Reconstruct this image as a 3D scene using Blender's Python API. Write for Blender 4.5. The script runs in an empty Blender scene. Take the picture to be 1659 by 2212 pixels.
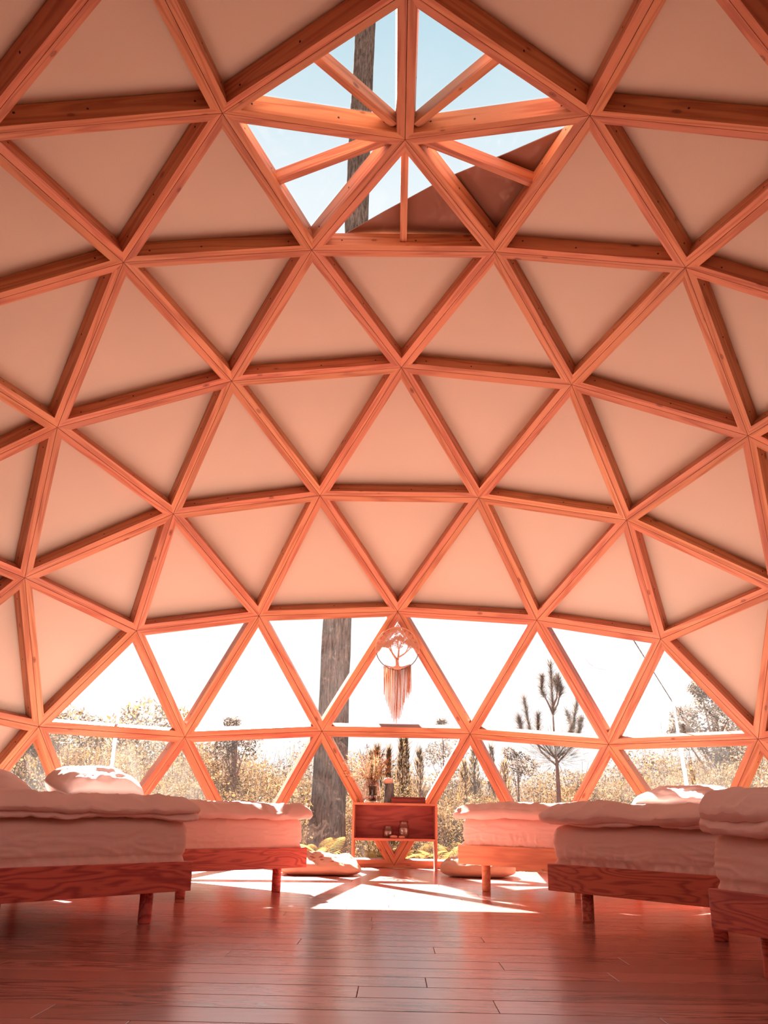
import bpy, bmesh, math, random
import numpy as np
from mathutils import Vector, Matrix, noise

S = bpy.context.scene
COL = S.collection

# ------------------------------------------------------------------ camera
R = 4.0                 # inner radius of the timber dome, metres
ZC = 0.016              # height of the dome centre above the floor
CAM = np.array([-0.0140, -3.8617, 0.3988])
YAW, PITCH, ROLL = -0.01586412, 0.31036137, 0.01879808
FPX, PX0, PY0 = 1847.088, 829.5, 1176.0

def cam_axes():
    cy, sy, cp, sp = math.cos(YAW), math.sin(YAW), math.cos(PITCH), math.sin(PITCH)
    f = np.array([sy*cp, cy*cp, sp]); r = np.array([cy, -sy, 0.0]); u = np.cross(r, f)
    c, s = math.cos(ROLL), math.sin(ROLL)
    return r*c + u*s, -r*s + u*c, f
CR, CU, CF = cam_axes()
cam = bpy.data.objects.new('camera', bpy.data.cameras.new('camera'))
COL.objects.link(cam)
M = Matrix.Identity(4)
for i in range(3):
    M[i][0], M[i][1], M[i][2], M[i][3] = CR[i], CU[i], -CF[i], CAM[i]
cam.matrix_world = M
cam.data.sensor_fit = 'VERTICAL'
cam.data.sensor_height = 24.0
cam.data.lens = 24.0*FPX/2212
cam.data.shift_y = 70/2212
cam.data.clip_start = 0.02
cam.data.clip_end = 300
S.camera = cam

# ------------------------------------------------------------------ light
SUN_AZ, SUN_EL = math.radians(-14.0), math.radians(33.5)
W = bpy.data.worlds.new('sky'); S.world = W; W.use_nodes = True
nt = W.node_tree; nt.nodes.clear()
o = nt.nodes.new('ShaderNodeOutputWorld'); bg = nt.nodes.new('ShaderNodeBackground')
tc = nt.nodes.new('ShaderNodeTexCoord'); sx = nt.nodes.new('ShaderNodeSeparateXYZ')
rp = nt.nodes.new('ShaderNodeValToRGB')
nt.links.new(tc.outputs['Generated'], sx.inputs[0]); nt.links.new(sx.outputs['Z'], rp.inputs[0])
nt.links.new(rp.outputs[0], bg.inputs['Color']); nt.links.new(bg.outputs[0], o.inputs[0])
e = rp.color_ramp.elements
e[0].position = 0.0; e[0].color = (1.0, 1.0, 1.0, 1)
e[1].position = 1.0; e[1].color = (0.40, 0.60, 0.72, 1)
for p, c in ((0.50, (0.98, 1.0, 1.0, 1)), (0.64, (0.84, 0.93, 0.97, 1)), (0.76, (0.52, 0.74, 0.84, 1))):
    k = e.new(p); k.color = c
bg.inputs['Strength'].default_value = 1.06

sun = bpy.data.objects.new('sun', bpy.data.lights.new('sun', 'SUN')); COL.objects.link(sun)
sd = Vector((math.sin(SUN_AZ)*math.cos(SUN_EL), math.cos(SUN_AZ)*math.cos(SUN_EL), math.sin(SUN_EL)))
sun.rotation_euler = sd.to_track_quat('Z', 'Y').to_euler()
sun.location = sd*40
sun.data.energy = 62.0
sun.data.angle = 0.0093
sun.data.color = (1.0, 0.93, 0.86)

vs = S.view_settings
vs.view_transform = 'Standard'; vs.look = 'None'; vs.gamma = 1.0; vs.use_curve_mapping = False
vs.exposure = 0.0
S.cycles.max_bounces = 12; S.cycles.diffuse_bounces = 6; S.cycles.glossy_bounces = 4
S.cycles.transparent_max_bounces = 24; S.cycles.transmission_bounces = 8
S.cycles.caustics_reflective = False; S.cycles.caustics_refractive = False
S.cycles.sample_clamp_indirect = 6.0
S.cycles.use_denoising = True

# ------------------------------------------------------------------ helpers
def ray(px, py):
    d = (px-PX0)/FPX*CR - (py-PY0)/FPX*CU + CF
    return d
def at_y(px, py, y):
    d = ray(px, py); return Vector(CAM + d*(y-CAM[1])/d[1])
def at_z(px, py, z):
    d = ray(px, py); return Vector(CAM + d*(z-CAM[2])/d[2])
def at_sphere(px, py, rad):
    d = ray(px, py); d = d/np.linalg.norm(d); c = CAM - np.array([0, 0, ZC])
    b = c@d; t = -b + math.sqrt(b*b - (c@c - rad*rad)); return Vector(CAM + d*t)
def project(p):
    v = np.array(p) - CAM
    z = v@CF
    return (PX0 + FPX*(v@CR)/z, PY0 - FPX*(v@CU)/z, z)

def tag(o, label=None, cat=None, group=None, kind=None):
    if label: o['label'] = label
    if cat: o['category'] = cat
    if group: o['group'] = group
    if kind: o['kind'] = kind
    return o
def link(name, me, mat=None, parent=None, smooth=False):
    o = bpy.data.objects.new(name, me); COL.objects.link(o)
    if mat is not None and not me.materials: me.materials.append(mat)
    if parent is not None: o.parent = parent
    if smooth:
        me.polygons.foreach_set('use_smooth', [True]*len(me.polygons))
    return o
def empty(name, loc=(0, 0, 0), rz=0.0):
    o = bpy.data.objects.new(name, None); COL.objects.link(o)
    o.location = loc; o.rotation_euler = (0, 0, rz); o.empty_display_size = 0.1
    return o
def mesh(name, verts, faces, mat=None, parent=None, smooth=False):
    me = bpy.data.meshes.new(name); me.from_pydata([tuple(map(float, v)) for v in verts], [], faces); me.update()
    return link(name, me, mat, parent, smooth)
def bm_mesh(name, bm, mat=None, parent=None, smooth=False):
    bmesh.ops.recalc_face_normals(bm, faces=bm.faces)
    me = bpy.data.meshes.new(name); bm.to_mesh(me); bm.free()
    return link(name, me, mat, parent, smooth)
def add_box(bm, lo, hi, bevel=0.0):
    vs_ = [bm.verts.new((x, y, z)) for x in (lo[0], hi[0]) for y in (lo[1], hi[1]) for z in (lo[2], hi[2])]
    fs = [(0, 1, 3, 2), (4, 6, 7, 5), (0, 4, 5, 1), (2, 3, 7, 6), (0, 2, 6, 4), (1, 5, 7, 3)]
    faces = [bm.faces.new([vs_[i] for i in f]) for f in fs]
    if bevel > 0:
        bmesh.ops.recalc_face_normals(bm, faces=faces)
        ed = list({e for f in faces for e in f.edges})
        bmesh.ops.bevel(bm, geom=ed, offset=bevel, segments=1 if bevel < 0.0016 else 2, profile=0.6, affect='EDGES')
def box(name, lo, hi, mat, parent=None, bevel=0.003):
    bm = bmesh.new(); add_box(bm, lo, hi, bevel); return bm_mesh(name, bm, mat, parent)
def add_tube(bm, pts, rad, n=8, cap=True):
    pts = [Vector(p) for p in pts]
    if not isinstance(rad, (list, tuple)): rad = [rad]*len(pts)
    rings = []; ref = None
    for i, p in enumerate(pts):
        t = (pts[min(i+1, len(pts)-1)] - pts[max(i-1, 0)]).normalized()
        if ref is None: ref = t.orthogonal().normalized()
        ref = (ref - t*ref.dot(t)).normalized(); b = t.cross(ref)
        rings.append([bm.verts.new(p + (ref*math.cos(a) + b*math.sin(a))*rad[i]) for a in [2*math.pi*k/n for k in range(n)]])
    for a, b in zip(rings, rings[1:]):
        for k in range(n): bm.faces.new((a[k], a[(k+1) % n], b[(k+1) % n], b[k]))
    if cap:
        bm.faces.new(rings[0][::-1]); bm.faces.new(rings[-1])
def add_lathe(bm, prof, n=24, c=(0, 0, 0)):
    rings = []
    for r, z in prof:
        rings.append([bm.verts.new((c[0]+max(r, 1e-4)*math.cos(2*math.pi*k/n), c[1]+max(r, 1e-4)*math.sin(2*math.pi*k/n), c[2]+z)) for k in range(n)])
    for a, b in zip(rings, rings[1:]):
        for k in range(n): bm.faces.new((a[k], a[(k+1) % n], b[(k+1) % n], b[k]))
    bm.faces.new(rings[0][::-1]); bm.faces.new(rings[-1])

def axis_samples(h, r, n, m):
    mid = np.linspace(-(h-r), h-r, n+1)
    edge = (h-r) + r*np.sin(np.linspace(0, math.pi/2, m+1))[1:]
    return np.concatenate([-edge[::-1], mid, edge])
def rounded_slab(h, r, n, m=4):
    """rounded box: half sizes h, radius r per axis, n cells per axis -> verts, quads"""
    ax = [axis_samples(h[i], min(r[i], h[i]*0.999), n[i], m) for i in range(3)]
    key = {}; V = []; F = []
    def vid(p):
        k = (round(p[0], 5), round(p[1], 5), round(p[2], 5))
        if k not in key: key[k] = len(V); V.append(p)
        return key[k]
    for a in range(3):
        b, c = (a+1) % 3, (a+2) % 3
        for sgn in (-1, 1):
            B, Cc = ax[b], ax[c]
            idx = np.zeros((len(B), len(Cc)), int)
            for i, x in enumerate(B):
                for j, y in enumerate(Cc):
                    p = [0, 0, 0]; p[a] = sgn*h[a]; p[b] = x; p[c] = y
                    idx[i, j] = vid(tuple(p))
            for i in range(len(B)-1):
                for j in range(len(Cc)-1):
                    q = (idx[i, j], idx[i+1, j], idx[i+1, j+1], idx[i, j+1])
                    F.append(q if sgn > 0 else q[::-1])
    P = np.array(V); hh = np.array(h); rr = np.minimum(np.array(r), hh*0.999)
    q = np.clip(P, -(hh-rr), hh-rr); d = (P-q)/rr
    L = np.linalg.norm(d, axis=1); L[L < 1e-9] = 1
    mx = np.abs(d).max(axis=1)
    d = d/L[:, None]*np.where(mx > 0, 1.0, 0)[:, None]
    return q + d*rr, F

# ------------------------------------------------------------------ materials
def srgb(r, g, b):
    f = lambda c: (c/255/12.92) if c/255 <= 0.04045 else ((c/255+0.055)/1.055)**2.4
    return (f(r), f(g), f(b), 1)
class NT:
    def __init__(s, name):
        s.m = bpy.data.materials.new(name); s.m.use_nodes = True; s.t = s.m.node_tree; s.t.nodes.clear()
        s.out = s.n('ShaderNodeOutputMaterial')
    def n(s, typ, **kw):
        k = s.t.nodes.new(typ)
        for a, v in kw.items(): setattr(k, a, v)
        return k
    def l(s, a, b): s.t.links.new(a, b)
    def math(s, op, a, b=None, c=None):
        k = s.n('ShaderNodeMath', operation=op)
        for i, v in enumerate((a, b, c)):
            if v is None: continue
            if isinstance(v, (int, float)): k.inputs[i].default_value = v
            else: s.l(v, k.inputs[i])
        return k.outputs[0]
    def mix(s, fac, a, b, blend='MIX'):
        k = s.n('ShaderNodeMix', data_type='RGBA', blend_type=blend)
        for i, v in ((0, fac), (6, a), (7, b)):
            if isinstance(v, (int, float, tuple)): k.inputs[i].default_value = v
            else: s.l(v, k.inputs[i])
        return k.outputs[2]
    def scale(s, vec, sc):
        k = s.n('ShaderNodeVectorMath', operation='MULTIPLY'); s.l(vec, k.inputs[0]); k.inputs[1].default_value = sc
        return k.outputs[0]
    def noise(s, vec, scale, detail=3, rough=0.5, dist=0.0):
        k = s.n('ShaderNodeTexNoise'); s.l(vec, k.inputs['Vector'])
        k.inputs['Scale'].default_value = scale; k.inputs['Detail'].default_value = detail
        k.inputs['Roughness'].default_value = rough; k.inputs['Distortion'].default_value = dist
        return k.outputs[0]
    def ramp(s, fac, stops):
        k = s.n('ShaderNodeValToRGB'); s.l(fac, k.inputs[0]); e = k.color_ramp.elements
        e[0].position, e[0].color = stops[0]; e[1].position, e[1].color = stops[-1]
        for p, c in stops[1:-1]:
            q = e.new(p); q.color = c
        return k.outputs[0]
    def bump(s, h, strength, dist):
        k = s.n('ShaderNodeBump'); s.l(h, k.inputs['Height']); k.inputs['Strength'].default_value = strength
        k.inputs['Distance'].default_value = dist; return k.outputs[0]
    def bsdf(s, color, rough=0.5, spec=0.5, normal=None):
        k = s.n('ShaderNodeBsdfPrincipled')
        if isinstance(color, tuple): k.inputs['Base Color'].default_value = color
        else: s.l(color, k.inputs['Base Color'])
        k.inputs['Roughness'].default_value = rough; k.inputs['Specular IOR Level'].default_value = spec
        if normal is not None: s.l(normal, k.inputs['Normal'])
        return k
    def done(s, sh): s.l(sh, s.out.inputs[0]); return s.m

def wood(name, light, dark, grain=14.0, stretch=(0.7, 7, 7), rough=0.5, spec=0.35, knots=True, contrast=0.8, vary=0.22, fine=1.0):
    k = NT(name)
    tcn = k.n('ShaderNodeTexCoord'); oi = k.n('ShaderNodeObjectInfo')
    off = k.n('ShaderNodeVectorMath', operation='SCALE'); off.inputs[0].default_value = (31.0, 17.0, 23.0)
    k.l(oi.outputs['Random'], off.inputs['Scale'])
    add = k.n('ShaderNodeVectorMath', operation='ADD'); k.l(tcn.outputs['Object'], add.inputs[0]); k.l(off.outputs[0], add.inputs[1])
    v = add.outputs[0]
    n1 = k.noise(k.scale(v, stretch), 1.3, 2.5, 0.45, 0.4)
    rings = k.math('SINE', k.math('MULTIPLY', n1, grain*4))
    rings = k.math('POWER', k.math('MULTIPLY_ADD', rings, 0.5, 0.5), 1.8)
    nf = k.noise(k.scale(v, (4, 130, 130)), 1.0, 3, 0.6)
    f = k.math('MULTIPLY_ADD', k.math('SUBTRACT', nf, 0.5), 0.7*fine, k.math('MULTIPLY', rings, contrast))
    c = k.mix(f, light, dark)
    kk = None
    if knots:
        vo = k.n('ShaderNodeTexVoronoi'); k.l(k.scale(v, (3.6, 7.5, 7.5)), vo.inputs['Vector']); vo.inputs['Scale'].default_value = 1.0
        kk = k.ramp(vo.outputs['Distance'], [(0.030, (1, 1, 1, 1)), (0.060, (0.55, 0.55, 0.55, 1)), (0.072, (0.9, 0.9, 0.9, 1)), (0.10, (0.15, 0.15, 0.15, 1)), (0.14, (0, 0, 0, 1))])
        dk = (dark[0]*0.42, dark[1]*0.35, dark[2]*0.4, 1)
        c = k.mix(k.math('MULTIPLY', kk, 0.85), c, dk)
    hs = k.n('ShaderNodeHueSaturation'); k.l(c, hs.inputs['Color'])
    k.l(k.math('MULTIPLY_ADD', oi.outputs['Random'], vary, 1-vary*0.5), hs.inputs['Value'])
    h2 = k.math('FRACT', k.math('MULTIPLY', oi.outputs['Random'], 7.31))
    k.l(k.math('MULTIPLY_ADD', h2, 0.016, 0.492), hs.inputs['Hue'])
    b = k.bsdf(hs.outputs[0], rough, spec, k.bump(k.math('ADD', f, nf), 0.25, 0.002))
    return k.done(b.outputs[0])

M_STRUT = wood('strut_timber', (0.60, 0.272, 0.150, 1), (0.37, 0.115, 0.06, 1), grain=8, stretch=(0.6, 10, 10), contrast=0.7)
M_BED = wood('bed_timber', (0.70, 0.165, 0.12, 1), (0.36, 0.055, 0.05, 1), grain=17, stretch=(1.5, 10, 12), knots=False, contrast=0.72, vary=0.1)
M_BED_LIT = wood('bed_timber_sunlit', (0.76, 0.33, 0.19, 1), (0.56, 0.19, 0.11, 1), grain=10, stretch=(1.0, 9, 10), knots=False, contrast=0.6, vary=0.1)  # lighter, more orange timber, with sunlit bounce put into the colour
M_CAB = wood('cabinet_ply', (0.60, 0.22, 0.13, 1), (0.40, 0.11, 0.07, 1), grain=9, stretch=(0.9, 5, 6), knots=False, contrast=0.6, vary=0.08)
M_BACK = wood('cabinet_back_ply', (0.48, 0.13, 0.095, 1), (0.30, 0.06, 0.05, 1), grain=10, stretch=(1.2, 6, 7), knots=False, contrast=0.8, vary=0.05)
M_BOX = wood('dark_stained_wood', (0.22, 0.035, 0.025, 1), (0.10, 0.015, 0.012, 1), grain=8, knots=False)

def floor_mat():
    k = NT('oak_floor')
    tcn = k.n('ShaderNodeTexCoord'); oi = k.n('ShaderNodeObjectInfo')
    off = k.n('ShaderNodeVectorMath', operation='SCALE'); off.inputs[0].default_value = (41.0, 13.0, 29.0)
    k.l(oi.outputs['Random'], off.inputs['Scale'])
    add = k.n('ShaderNodeVectorMath', operation='ADD'); k.l(tcn.outputs['Object'], add.inputs[0]); k.l(off.outputs[0], add.inputs[1])
    v = add.outputs[0]
    n1 = k.noise(k.scale(v, (1.1, 7, 7)), 1.5, 3, 0.5, 0.6)
    rings = k.math('POWER', k.math('MULTIPLY_ADD', k.math('SINE', k.math('MULTIPLY', n1, 52)), 0.5, 0.5), 2.5)
    nf = k.noise(k.scale(v, (5, 75, 75)), 1.0, 3, 0.6)
    gate = k.ramp(k.noise(k.scale(v, (0.8, 3, 3)), 1.2, 1), [(0.45, (0, 0, 0, 1)), (0.62, (1, 1, 1, 1))])
    f = k.math('MULTIPLY_ADD', k.math('MULTIPLY', rings, gate), 0.9, k.math('MULTIPLY', k.math('SUBTRACT', nf, 0.38), 0.4))
    c = k.mix(f, (0.51, 0.205, 0.162, 1), (0.17, 0.055, 0.046, 1))
    hs = k.n('ShaderNodeHueSaturation'); k.l(c, hs.inputs['Color'])
    k.l(k.math('MULTIPLY_ADD', oi.outputs['Random'], 0.36, 0.82), hs.inputs['Value'])
    b = k.bsdf(hs.outputs[0], 0.34, 0.75, k.bump(f, 0.07, 0.001))
    k.l(k.math('MULTIPLY_ADD', nf, 0.10, 0.17), b.inputs['Roughness'])
    return k.done(b.outputs[0])
M_FLOOR = floor_mat()

def canvas(name, col, trans, tcol):
    k = NT(name)
    tcn = k.n('ShaderNodeTexCoord')
    w1 = k.noise(k.scale(tcn.outputs['Object'], (1, 1, 1)), 260, 1, 0.5)
    w2 = k.noise(tcn.outputs['Object'], 2.2, 2, 0.5)
    f = k.math('MULTIPLY_ADD', w1, 0.10, k.math('MULTIPLY_ADD', w2, 0.10, 0.90))
    c = k.mix(1.0, col, k.n('ShaderNodeRGB').outputs[0], 'MULTIPLY')
    hs = k.n('ShaderNodeHueSaturation'); hs.inputs['Color'].default_value = col; k.l(f, hs.inputs['Value'])
    d = k.n('ShaderNodeBsdfDiffuse'); k.l(hs.outputs[0], d.inputs[0])
    t = k.n('ShaderNodeBsdfTranslucent'); t.inputs[0].default_value = tcol
    mx = k.n('ShaderNodeMixShader'); mx.inputs[0].default_value = trans
    k.l(d.outputs[0], mx.inputs[1]); k.l(t.outputs[0], mx.inputs[2])
    return k.done(mx.outputs[0])
M_CANVAS = canvas('canvas', (0.63, 0.58, 0.48, 1), 0.0, (0.80, 0.46, 0.32, 1))
M_FLAP = canvas('double_canvas', (0.34, 0.17, 0.12, 1), 0.02, (0.6, 0.3, 0.2, 1))

def cloth(name, col, rough=0.95, weave=500, wr=0.3, trans=0.0):
    k = NT(name)
    tcn = k.n('ShaderNodeTexCoord'); v = tcn.outputs['Object']
    n1 = k.noise(v, weave, 2, 0.6); n2 = k.math('ABSOLUTE', k.math('SUBTRACT', k.noise(k.scale(v, (1.0, 1.0, 1.5)), 7, 4, 0.6, 1.6), 0.5))
    hs = k.n('ShaderNodeHueSaturation'); hs.inputs['Color'].default_value = col
    k.l(k.math('MULTIPLY_ADD', n1, 0.16, 0.92), hs.inputs['Value'])
    b = k.bsdf(hs.outputs[0], rough, 0.1, k.bump(n2, wr, 0.006))
    b.inputs['Sheen Weight'].default_value = 0.25; b.inputs['Sheen Roughness'].default_value = 0.5
    return k.done(b.outputs[0])
M_SHEET = cloth('fitted_sheet', (0.92, 0.66, 0.58, 1))
M_DUVET = cloth('duvet_linen', (0.90, 0.64, 0.57, 1), wr=0.45)
M_PILLOW = cloth('pillow_linen', (0.80, 0.66, 0.63, 1), wr=0.4)
M_POUF = cloth('pouf_wool', (0.46, 0.27, 0.185, 1), weave=160, wr=0.5)

def patterned_pouf():
    k = NT('patterned_cushion_cloth')
    tcn = k.n('ShaderNodeTexCoord'); v = tcn.outputs['Object']
    vo = k.n('ShaderNodeTexVoronoi'); k.l(k.scale(v, (3.4, 4.2, 0.5)), vo.inputs['Vector']); vo.inputs['Randomness'].default_value = 0.7
    sp = k.ramp(vo.outputs['Distance'], [(0.26, (1, 1, 1, 1)), (0.31, (0, 0, 0, 1))])
    sz = k.n('ShaderNodeSeparateXYZ'); k.l(v, sz.inputs[0])
    top = k.ramp(sz.outputs['Z'], [(0.085, (0, 0, 0, 1)), (0.10, (1, 1, 1, 1))])
    c = k.mix(k.math('MULTIPLY', sp, top), (0.66, 0.40, 0.29, 1), (0.45, 0.10, 0.08, 1))
    b = k.bsdf(c, 0.95, 0.1, k.bump(k.noise(v, 18, 4), 0.4, 0.006))
    return k.done(b.outputs[0])
M_POUF2 = patterned_pouf()

def film(name, haze, crease, gl=1.1):
    k = NT(name)
    tcn = k.n('ShaderNodeTexCoord'); v = tcn.outputs['Object']
    n1 = k.noise(k.scale(v, (1, 1, 1)), 1.6, 3, 0.55, 1.2)
    rd = k.math('ABSOLUTE', k.math('SUBTRACT', n1, 0.5))
    n2 = k.noise(v, 5.0, 2, 0.5, 2.0)
    h = k.math('MULTIPLY_ADD', k.math('POWER', rd, 0.6), 1.0, k.math('MULTIPLY', n2, 0.3))
    bm_ = k.bump(h, crease, 0.05)
    tr = k.n('ShaderNodeBsdfTransparent'); tr.inputs[0].default_value = (0.97, 0.97, 0.97, 1)
    g = k.n('ShaderNodeBsdfGlossy'); g.inputs['Roughness'].default_value = 0.06; k.l(bm_, g.inputs['Normal'])
    tl = k.n('ShaderNodeBsdfTranslucent'); tl.inputs[0].default_value = (0.9, 0.85, 0.8, 1)
    fr = k.n('ShaderNodeFresnel'); fr.inputs['IOR'].default_value = 1.4; k.l(bm_, fr.inputs['Normal'])
    m1 = k.n('ShaderNodeMixShader'); k.l(k.math('MULTIPLY', fr.outputs[0], gl), m1.inputs[0])
    k.l(tr.outputs[0], m1.inputs[1]); k.l(g.outputs[0], m1.inputs[2])
    # milky streaks along the creases
    sm = k.noise(k.scale(v, (1, 1, 0.6)), 2.3, 4, 0.65, 1.5)
    milk = k.math('MULTIPLY', k.ramp(sm, [(0.40, (0.25, 0.25, 0.25, 1)), (0.66, (1, 1, 1, 1))]), haze)
    m2 = k.n('ShaderNodeMixShader'); k.l(milk, m2.inputs[0])
    k.l(m1.outputs[0], m2.inputs[1]); k.l(tl.outputs[0], m2.inputs[2])
    return k.done(m2.outputs[0])
M_FILM = film('clear_film', 0.0085, 0.55)
M_CREASED = film('creased_film', 0.030, 1.0)
M_SKYFILM = film('clear_film_roof', 0.0006, 0.15, 0.45)

def simple(name, col, rough=0.6, spec=0.4, metal=0.0):
    k = NT(name); b = k.bsdf(col, rough, spec); b.inputs['Metallic'].default_value = metal; return k.done(b.outputs[0])
M_SCREW = simple('screw_black', (0.03, 0.012, 0.012, 1), 0.5)
M_WIRE = simple('dark_wire', (0.06, 0.05, 0.06, 1), 0.5)
M_ROPE = simple('cotton_cord', (0.66, 0.39, 0.27, 1), 0.9, 0.1)
M_RING = simple('hoop_wire', (0.20, 0.13, 0.12, 1), 0.4, 0.5, 0.6)
M_STONE = simple('shell_stone', (0.60, 0.26, 0.18, 1), 0.7)
M_FILL = simple('jar_filling', (0.42, 0.18, 0.13, 1), 0.8)

def glass(name):
    k = NT(name)
    tr = k.n('ShaderNodeBsdfTransparent'); tr.inputs[0].default_value = (0.93, 0.93, 0.93, 1)
    g = k.n('ShaderNodeBsdfGlossy'); g.inputs['Roughness'].default_value = 0.03
    lw = k.n('ShaderNodeLayerWeight'); lw.inputs[0].default_value = 0.35
    m = k.n('ShaderNodeMixShader'); k.l(k.math('MULTIPLY_ADD', k.math('POWER', lw.outputs['Facing'], 1.5), 0.85, 0.08), m.inputs[0])
    k.l(tr.outputs[0], m.inputs[1]); k.l(g.outputs[0], m.inputs[2]); return k.done(m.outputs[0])
M_GLASS = glass('clear_glass')

def bark(name, a, b):
    k = NT(name)
    tcn = k.n('ShaderNodeTexCoord'); v = tcn.outputs['Object']
    n1 = k.noise(k.scale(v, (16, 16, 2.4)), 2.4, 6, 0.7, 0.6)
    c = k.ramp(n1, [(0.36, b), (0.62, a)])
    d = k.bsdf(c, 0.95, 0.1, k.bump(n1, 0.9, 0.03)); return k.done(d.outputs[0])
M_BARK = bark('pine_bark', (0.20, 0.15, 0.14, 1), (0.035, 0.025, 0.026, 1))
M_BARK2 = bark('thin_bark', (0.26, 0.14, 0.12, 1), (0.12, 0.065, 0.06, 1))

def leafmat(name, attr=True, col=(0.3, 0.2, 0.1, 1), trans=0.5):
    k = NT(name)
    if attr:
        a = k.n('ShaderNodeVertexColor'); a.layer_name = 'Col'; c = a.outputs[0]
    else:
        r = k.n('ShaderNodeRGB'); r.outputs[0].default_value = col; c = r.outputs[0]
    d = k.n('ShaderNodeBsdfDiffuse'); t = k.n('ShaderNodeBsdfTranslucent'); k.l(c, d.inputs[0]); k.l(c, t.inputs[0])
    m = k.n('ShaderNodeMixShader'); m.inputs[0].default_value = trans; k.l(d.outputs[0], m.inputs[1]); k.l(t.outputs[0], m.inputs[2])
    return k.done(m.outputs[0])
M_LEAF = leafmat('leaves')
M_STRAP = leafmat('white_webbing', False, (0.9, 0.88, 0.86, 1), 0.5)
M_STRAW = leafmat('dry_straw', trans=0.35)

def ground_mat():
    k = NT('heath_ground'); tcn = k.n('ShaderNodeTexCoord'); v = tcn.outputs['Object']
    n1 = k.noise(v, 2.0, 6, 0.7)
    c = k.ramp(n1, [(0.35, (0.06, 0.04, 0.025, 1)), (0.65, (0.22, 0.14, 0.07, 1))])
    return k.done(k.bsdf(c, 1.0, 0.0).outputs[0])
M_GROUND = ground_mat()

# ------------------------------------------------------------------ dome geometry (4-frequency icosahedral hemisphere)
V4 = 4
TH = math.atan(2)
def sph(t, a): return np.array([math.sin(t)*math.cos(a), math.sin(t)*math.sin(a), math.cos(t)])
C0 = math.pi/2
UP = np.array([0, 0, 1.0])
def Uk(k): return sph(TH, C0 + math.pi/5*(2*k+1))
def Lk(k): return -sph(TH, C0 + math.pi/5*2*k + math.pi)
nrm = lambda v: v/np.linalg.norm(v)
def lattice(P, A, B):
    """P apex, A/B the other corners -> rows of unit vectors"""
    return [[nrm(P*(V4-r)/V4 + (A*(r-j)/V4 + B*j/V4 if r else 0)) for j in range(r+1)] for r in range(V4+1)]
TRI = []   # (kind, face k, a, b, c)
for k in range(5):
    L = lattice(UP, Uk(k), Uk(k-1))
    for r in range(V4):
        for j in range(r+1): TRI.append(('cap', k, r, L[r][j], L[r+1][j], L[r+1][j+1]))
        for j in range(r): TRI.append(('cap', k, r, L[r][j], L[r+1][j+1], L[r][j+1]))
    D = lattice(Lk(k), Uk(k), Uk(k-1))       # pointing down; use the upper two rows
    for r in (2, 3):
        s = V4-1-r
        for j in range(r+1): TRI.append(('down', k, s, D[r][j], D[r+1][j], D[r+1][j+1]))
        for j in range(r): TRI.append(('down', k, s, D[r][j], D[r+1][j+1], D[r][j+1]))
    E_ = lattice(Uk(k), Lk(k+1), Lk(k))      # pointing up; use the upper two rows
    for r in (0, 1):
        for j in range(r+1): TRI.append(('up', k, r, E_[r][j], E_[r+1][j], E_[r+1][j+1]))
        for j in range(r): TRI.append(('up', k, r, E_[r][j], E_[r+1][j+1], E_[r][j+1]))
def is_glazed(t):
    kind, k, r = t[0], t[1], t[2]
    return (kind == 'down' and k == 0) or (kind == 'up' and k in (0, -1 % 5))
def is_skylight(t): return t[0] == 'cap' and t[2] == 0
CEN = np.array([0, 0, ZC])
BT, BD = 0.046, 0.105          # board thickness and depth
ceiling = tag(empty('ceiling', (0, 0, 0)), 'salmon canvas cover of the geodesic dome stretched over the timber frame', kind='structure')
frame = tag(empty('trim_1', (0, 0, 0)), 'orange softwood geodesic frame of paired boards under the canvas', kind='structure')
glazing = tag(empty('window_1', (0, 0, 0)), 'wide band of clear film triangles facing the heath', kind='structure')
roofwin = tag(empty('window_2', (0, 0, 0)), 'clear pentagonal skylight at the top of the dome', kind='structure')

fill_win = tag(empty('fill_panes', (0, 0, 0)), 'added fill-light opening with clear film at the rear of the dome, behind the viewer', kind='structure')  # added unseen opening, put in so fill light reaches the bed fronts

def in_view(pts, mx=260, my=260):
    for p in pts:
        x, y, z = project(p)
        if z > 0.05 and -mx < x < 1659+mx and -my < y < 2212+my: return True
    return False

def board_geo(A, B, C):
    """board lying along edge AB inside triangle ABC, with a hairline gap on the seam; returns local verts and matrix"""
    n = nrm(np.cross(B-A, C-A)); cen = (A+B+C)/3
    if n@(cen-CEN) < 0: n = -n
    u = nrm(B-A); w = np.cross(n, u)
    if w@(C-A) < 0: w = -w
    def bis(P, Q1, Q2, t):
        a, b = nrm(Q1-P), nrm(Q2-P); s = nrm(a+b); sin = np.linalg.norm(np.cross(a, s)); return P + s*t/sin
    g = 0.0016
    a0, b0 = bis(A, B, C, g), bis(B, A, C, g)
    a1, b1 = bis(A, B, C, BT), bis(B, A, C, BT)
    sc = (np.linalg.norm(A-CEN)+BD)/np.linalg.norm(A-CEN)
    ao, bo = CEN+(A-CEN)*sc, CEN+(B-CEN)*sc
    d = (ao-a0)@n
    a2, b2 = a1+n*d, b1+n*d
    mid = (A+B)/2
    P = [a0, b0, b1, a1, ao, bo, b2, a2]
    loc = [((p-mid)@u, (p-mid)@w, (p-mid)@n) for p in P]
    mt = Matrix.Identity(4)
    for i in range(3):
        mt[i][0], mt[i][1], mt[i][2], mt[i][3] = u[i], w[i], n[i], mid[i]
    return loc, mt, (a1, b1, w, n, u)
BF = [(0, 1, 2, 3), (7, 6, 5, 4), (0, 4, 5, 1), (1, 5, 6, 2), (2, 6, 7, 3), (3, 7, 4, 0)]
rest_v, rest_f = [], []
screws = bmesh.new()
rng = random.Random(4)
nb = 0
visible, hidden = [], []
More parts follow.
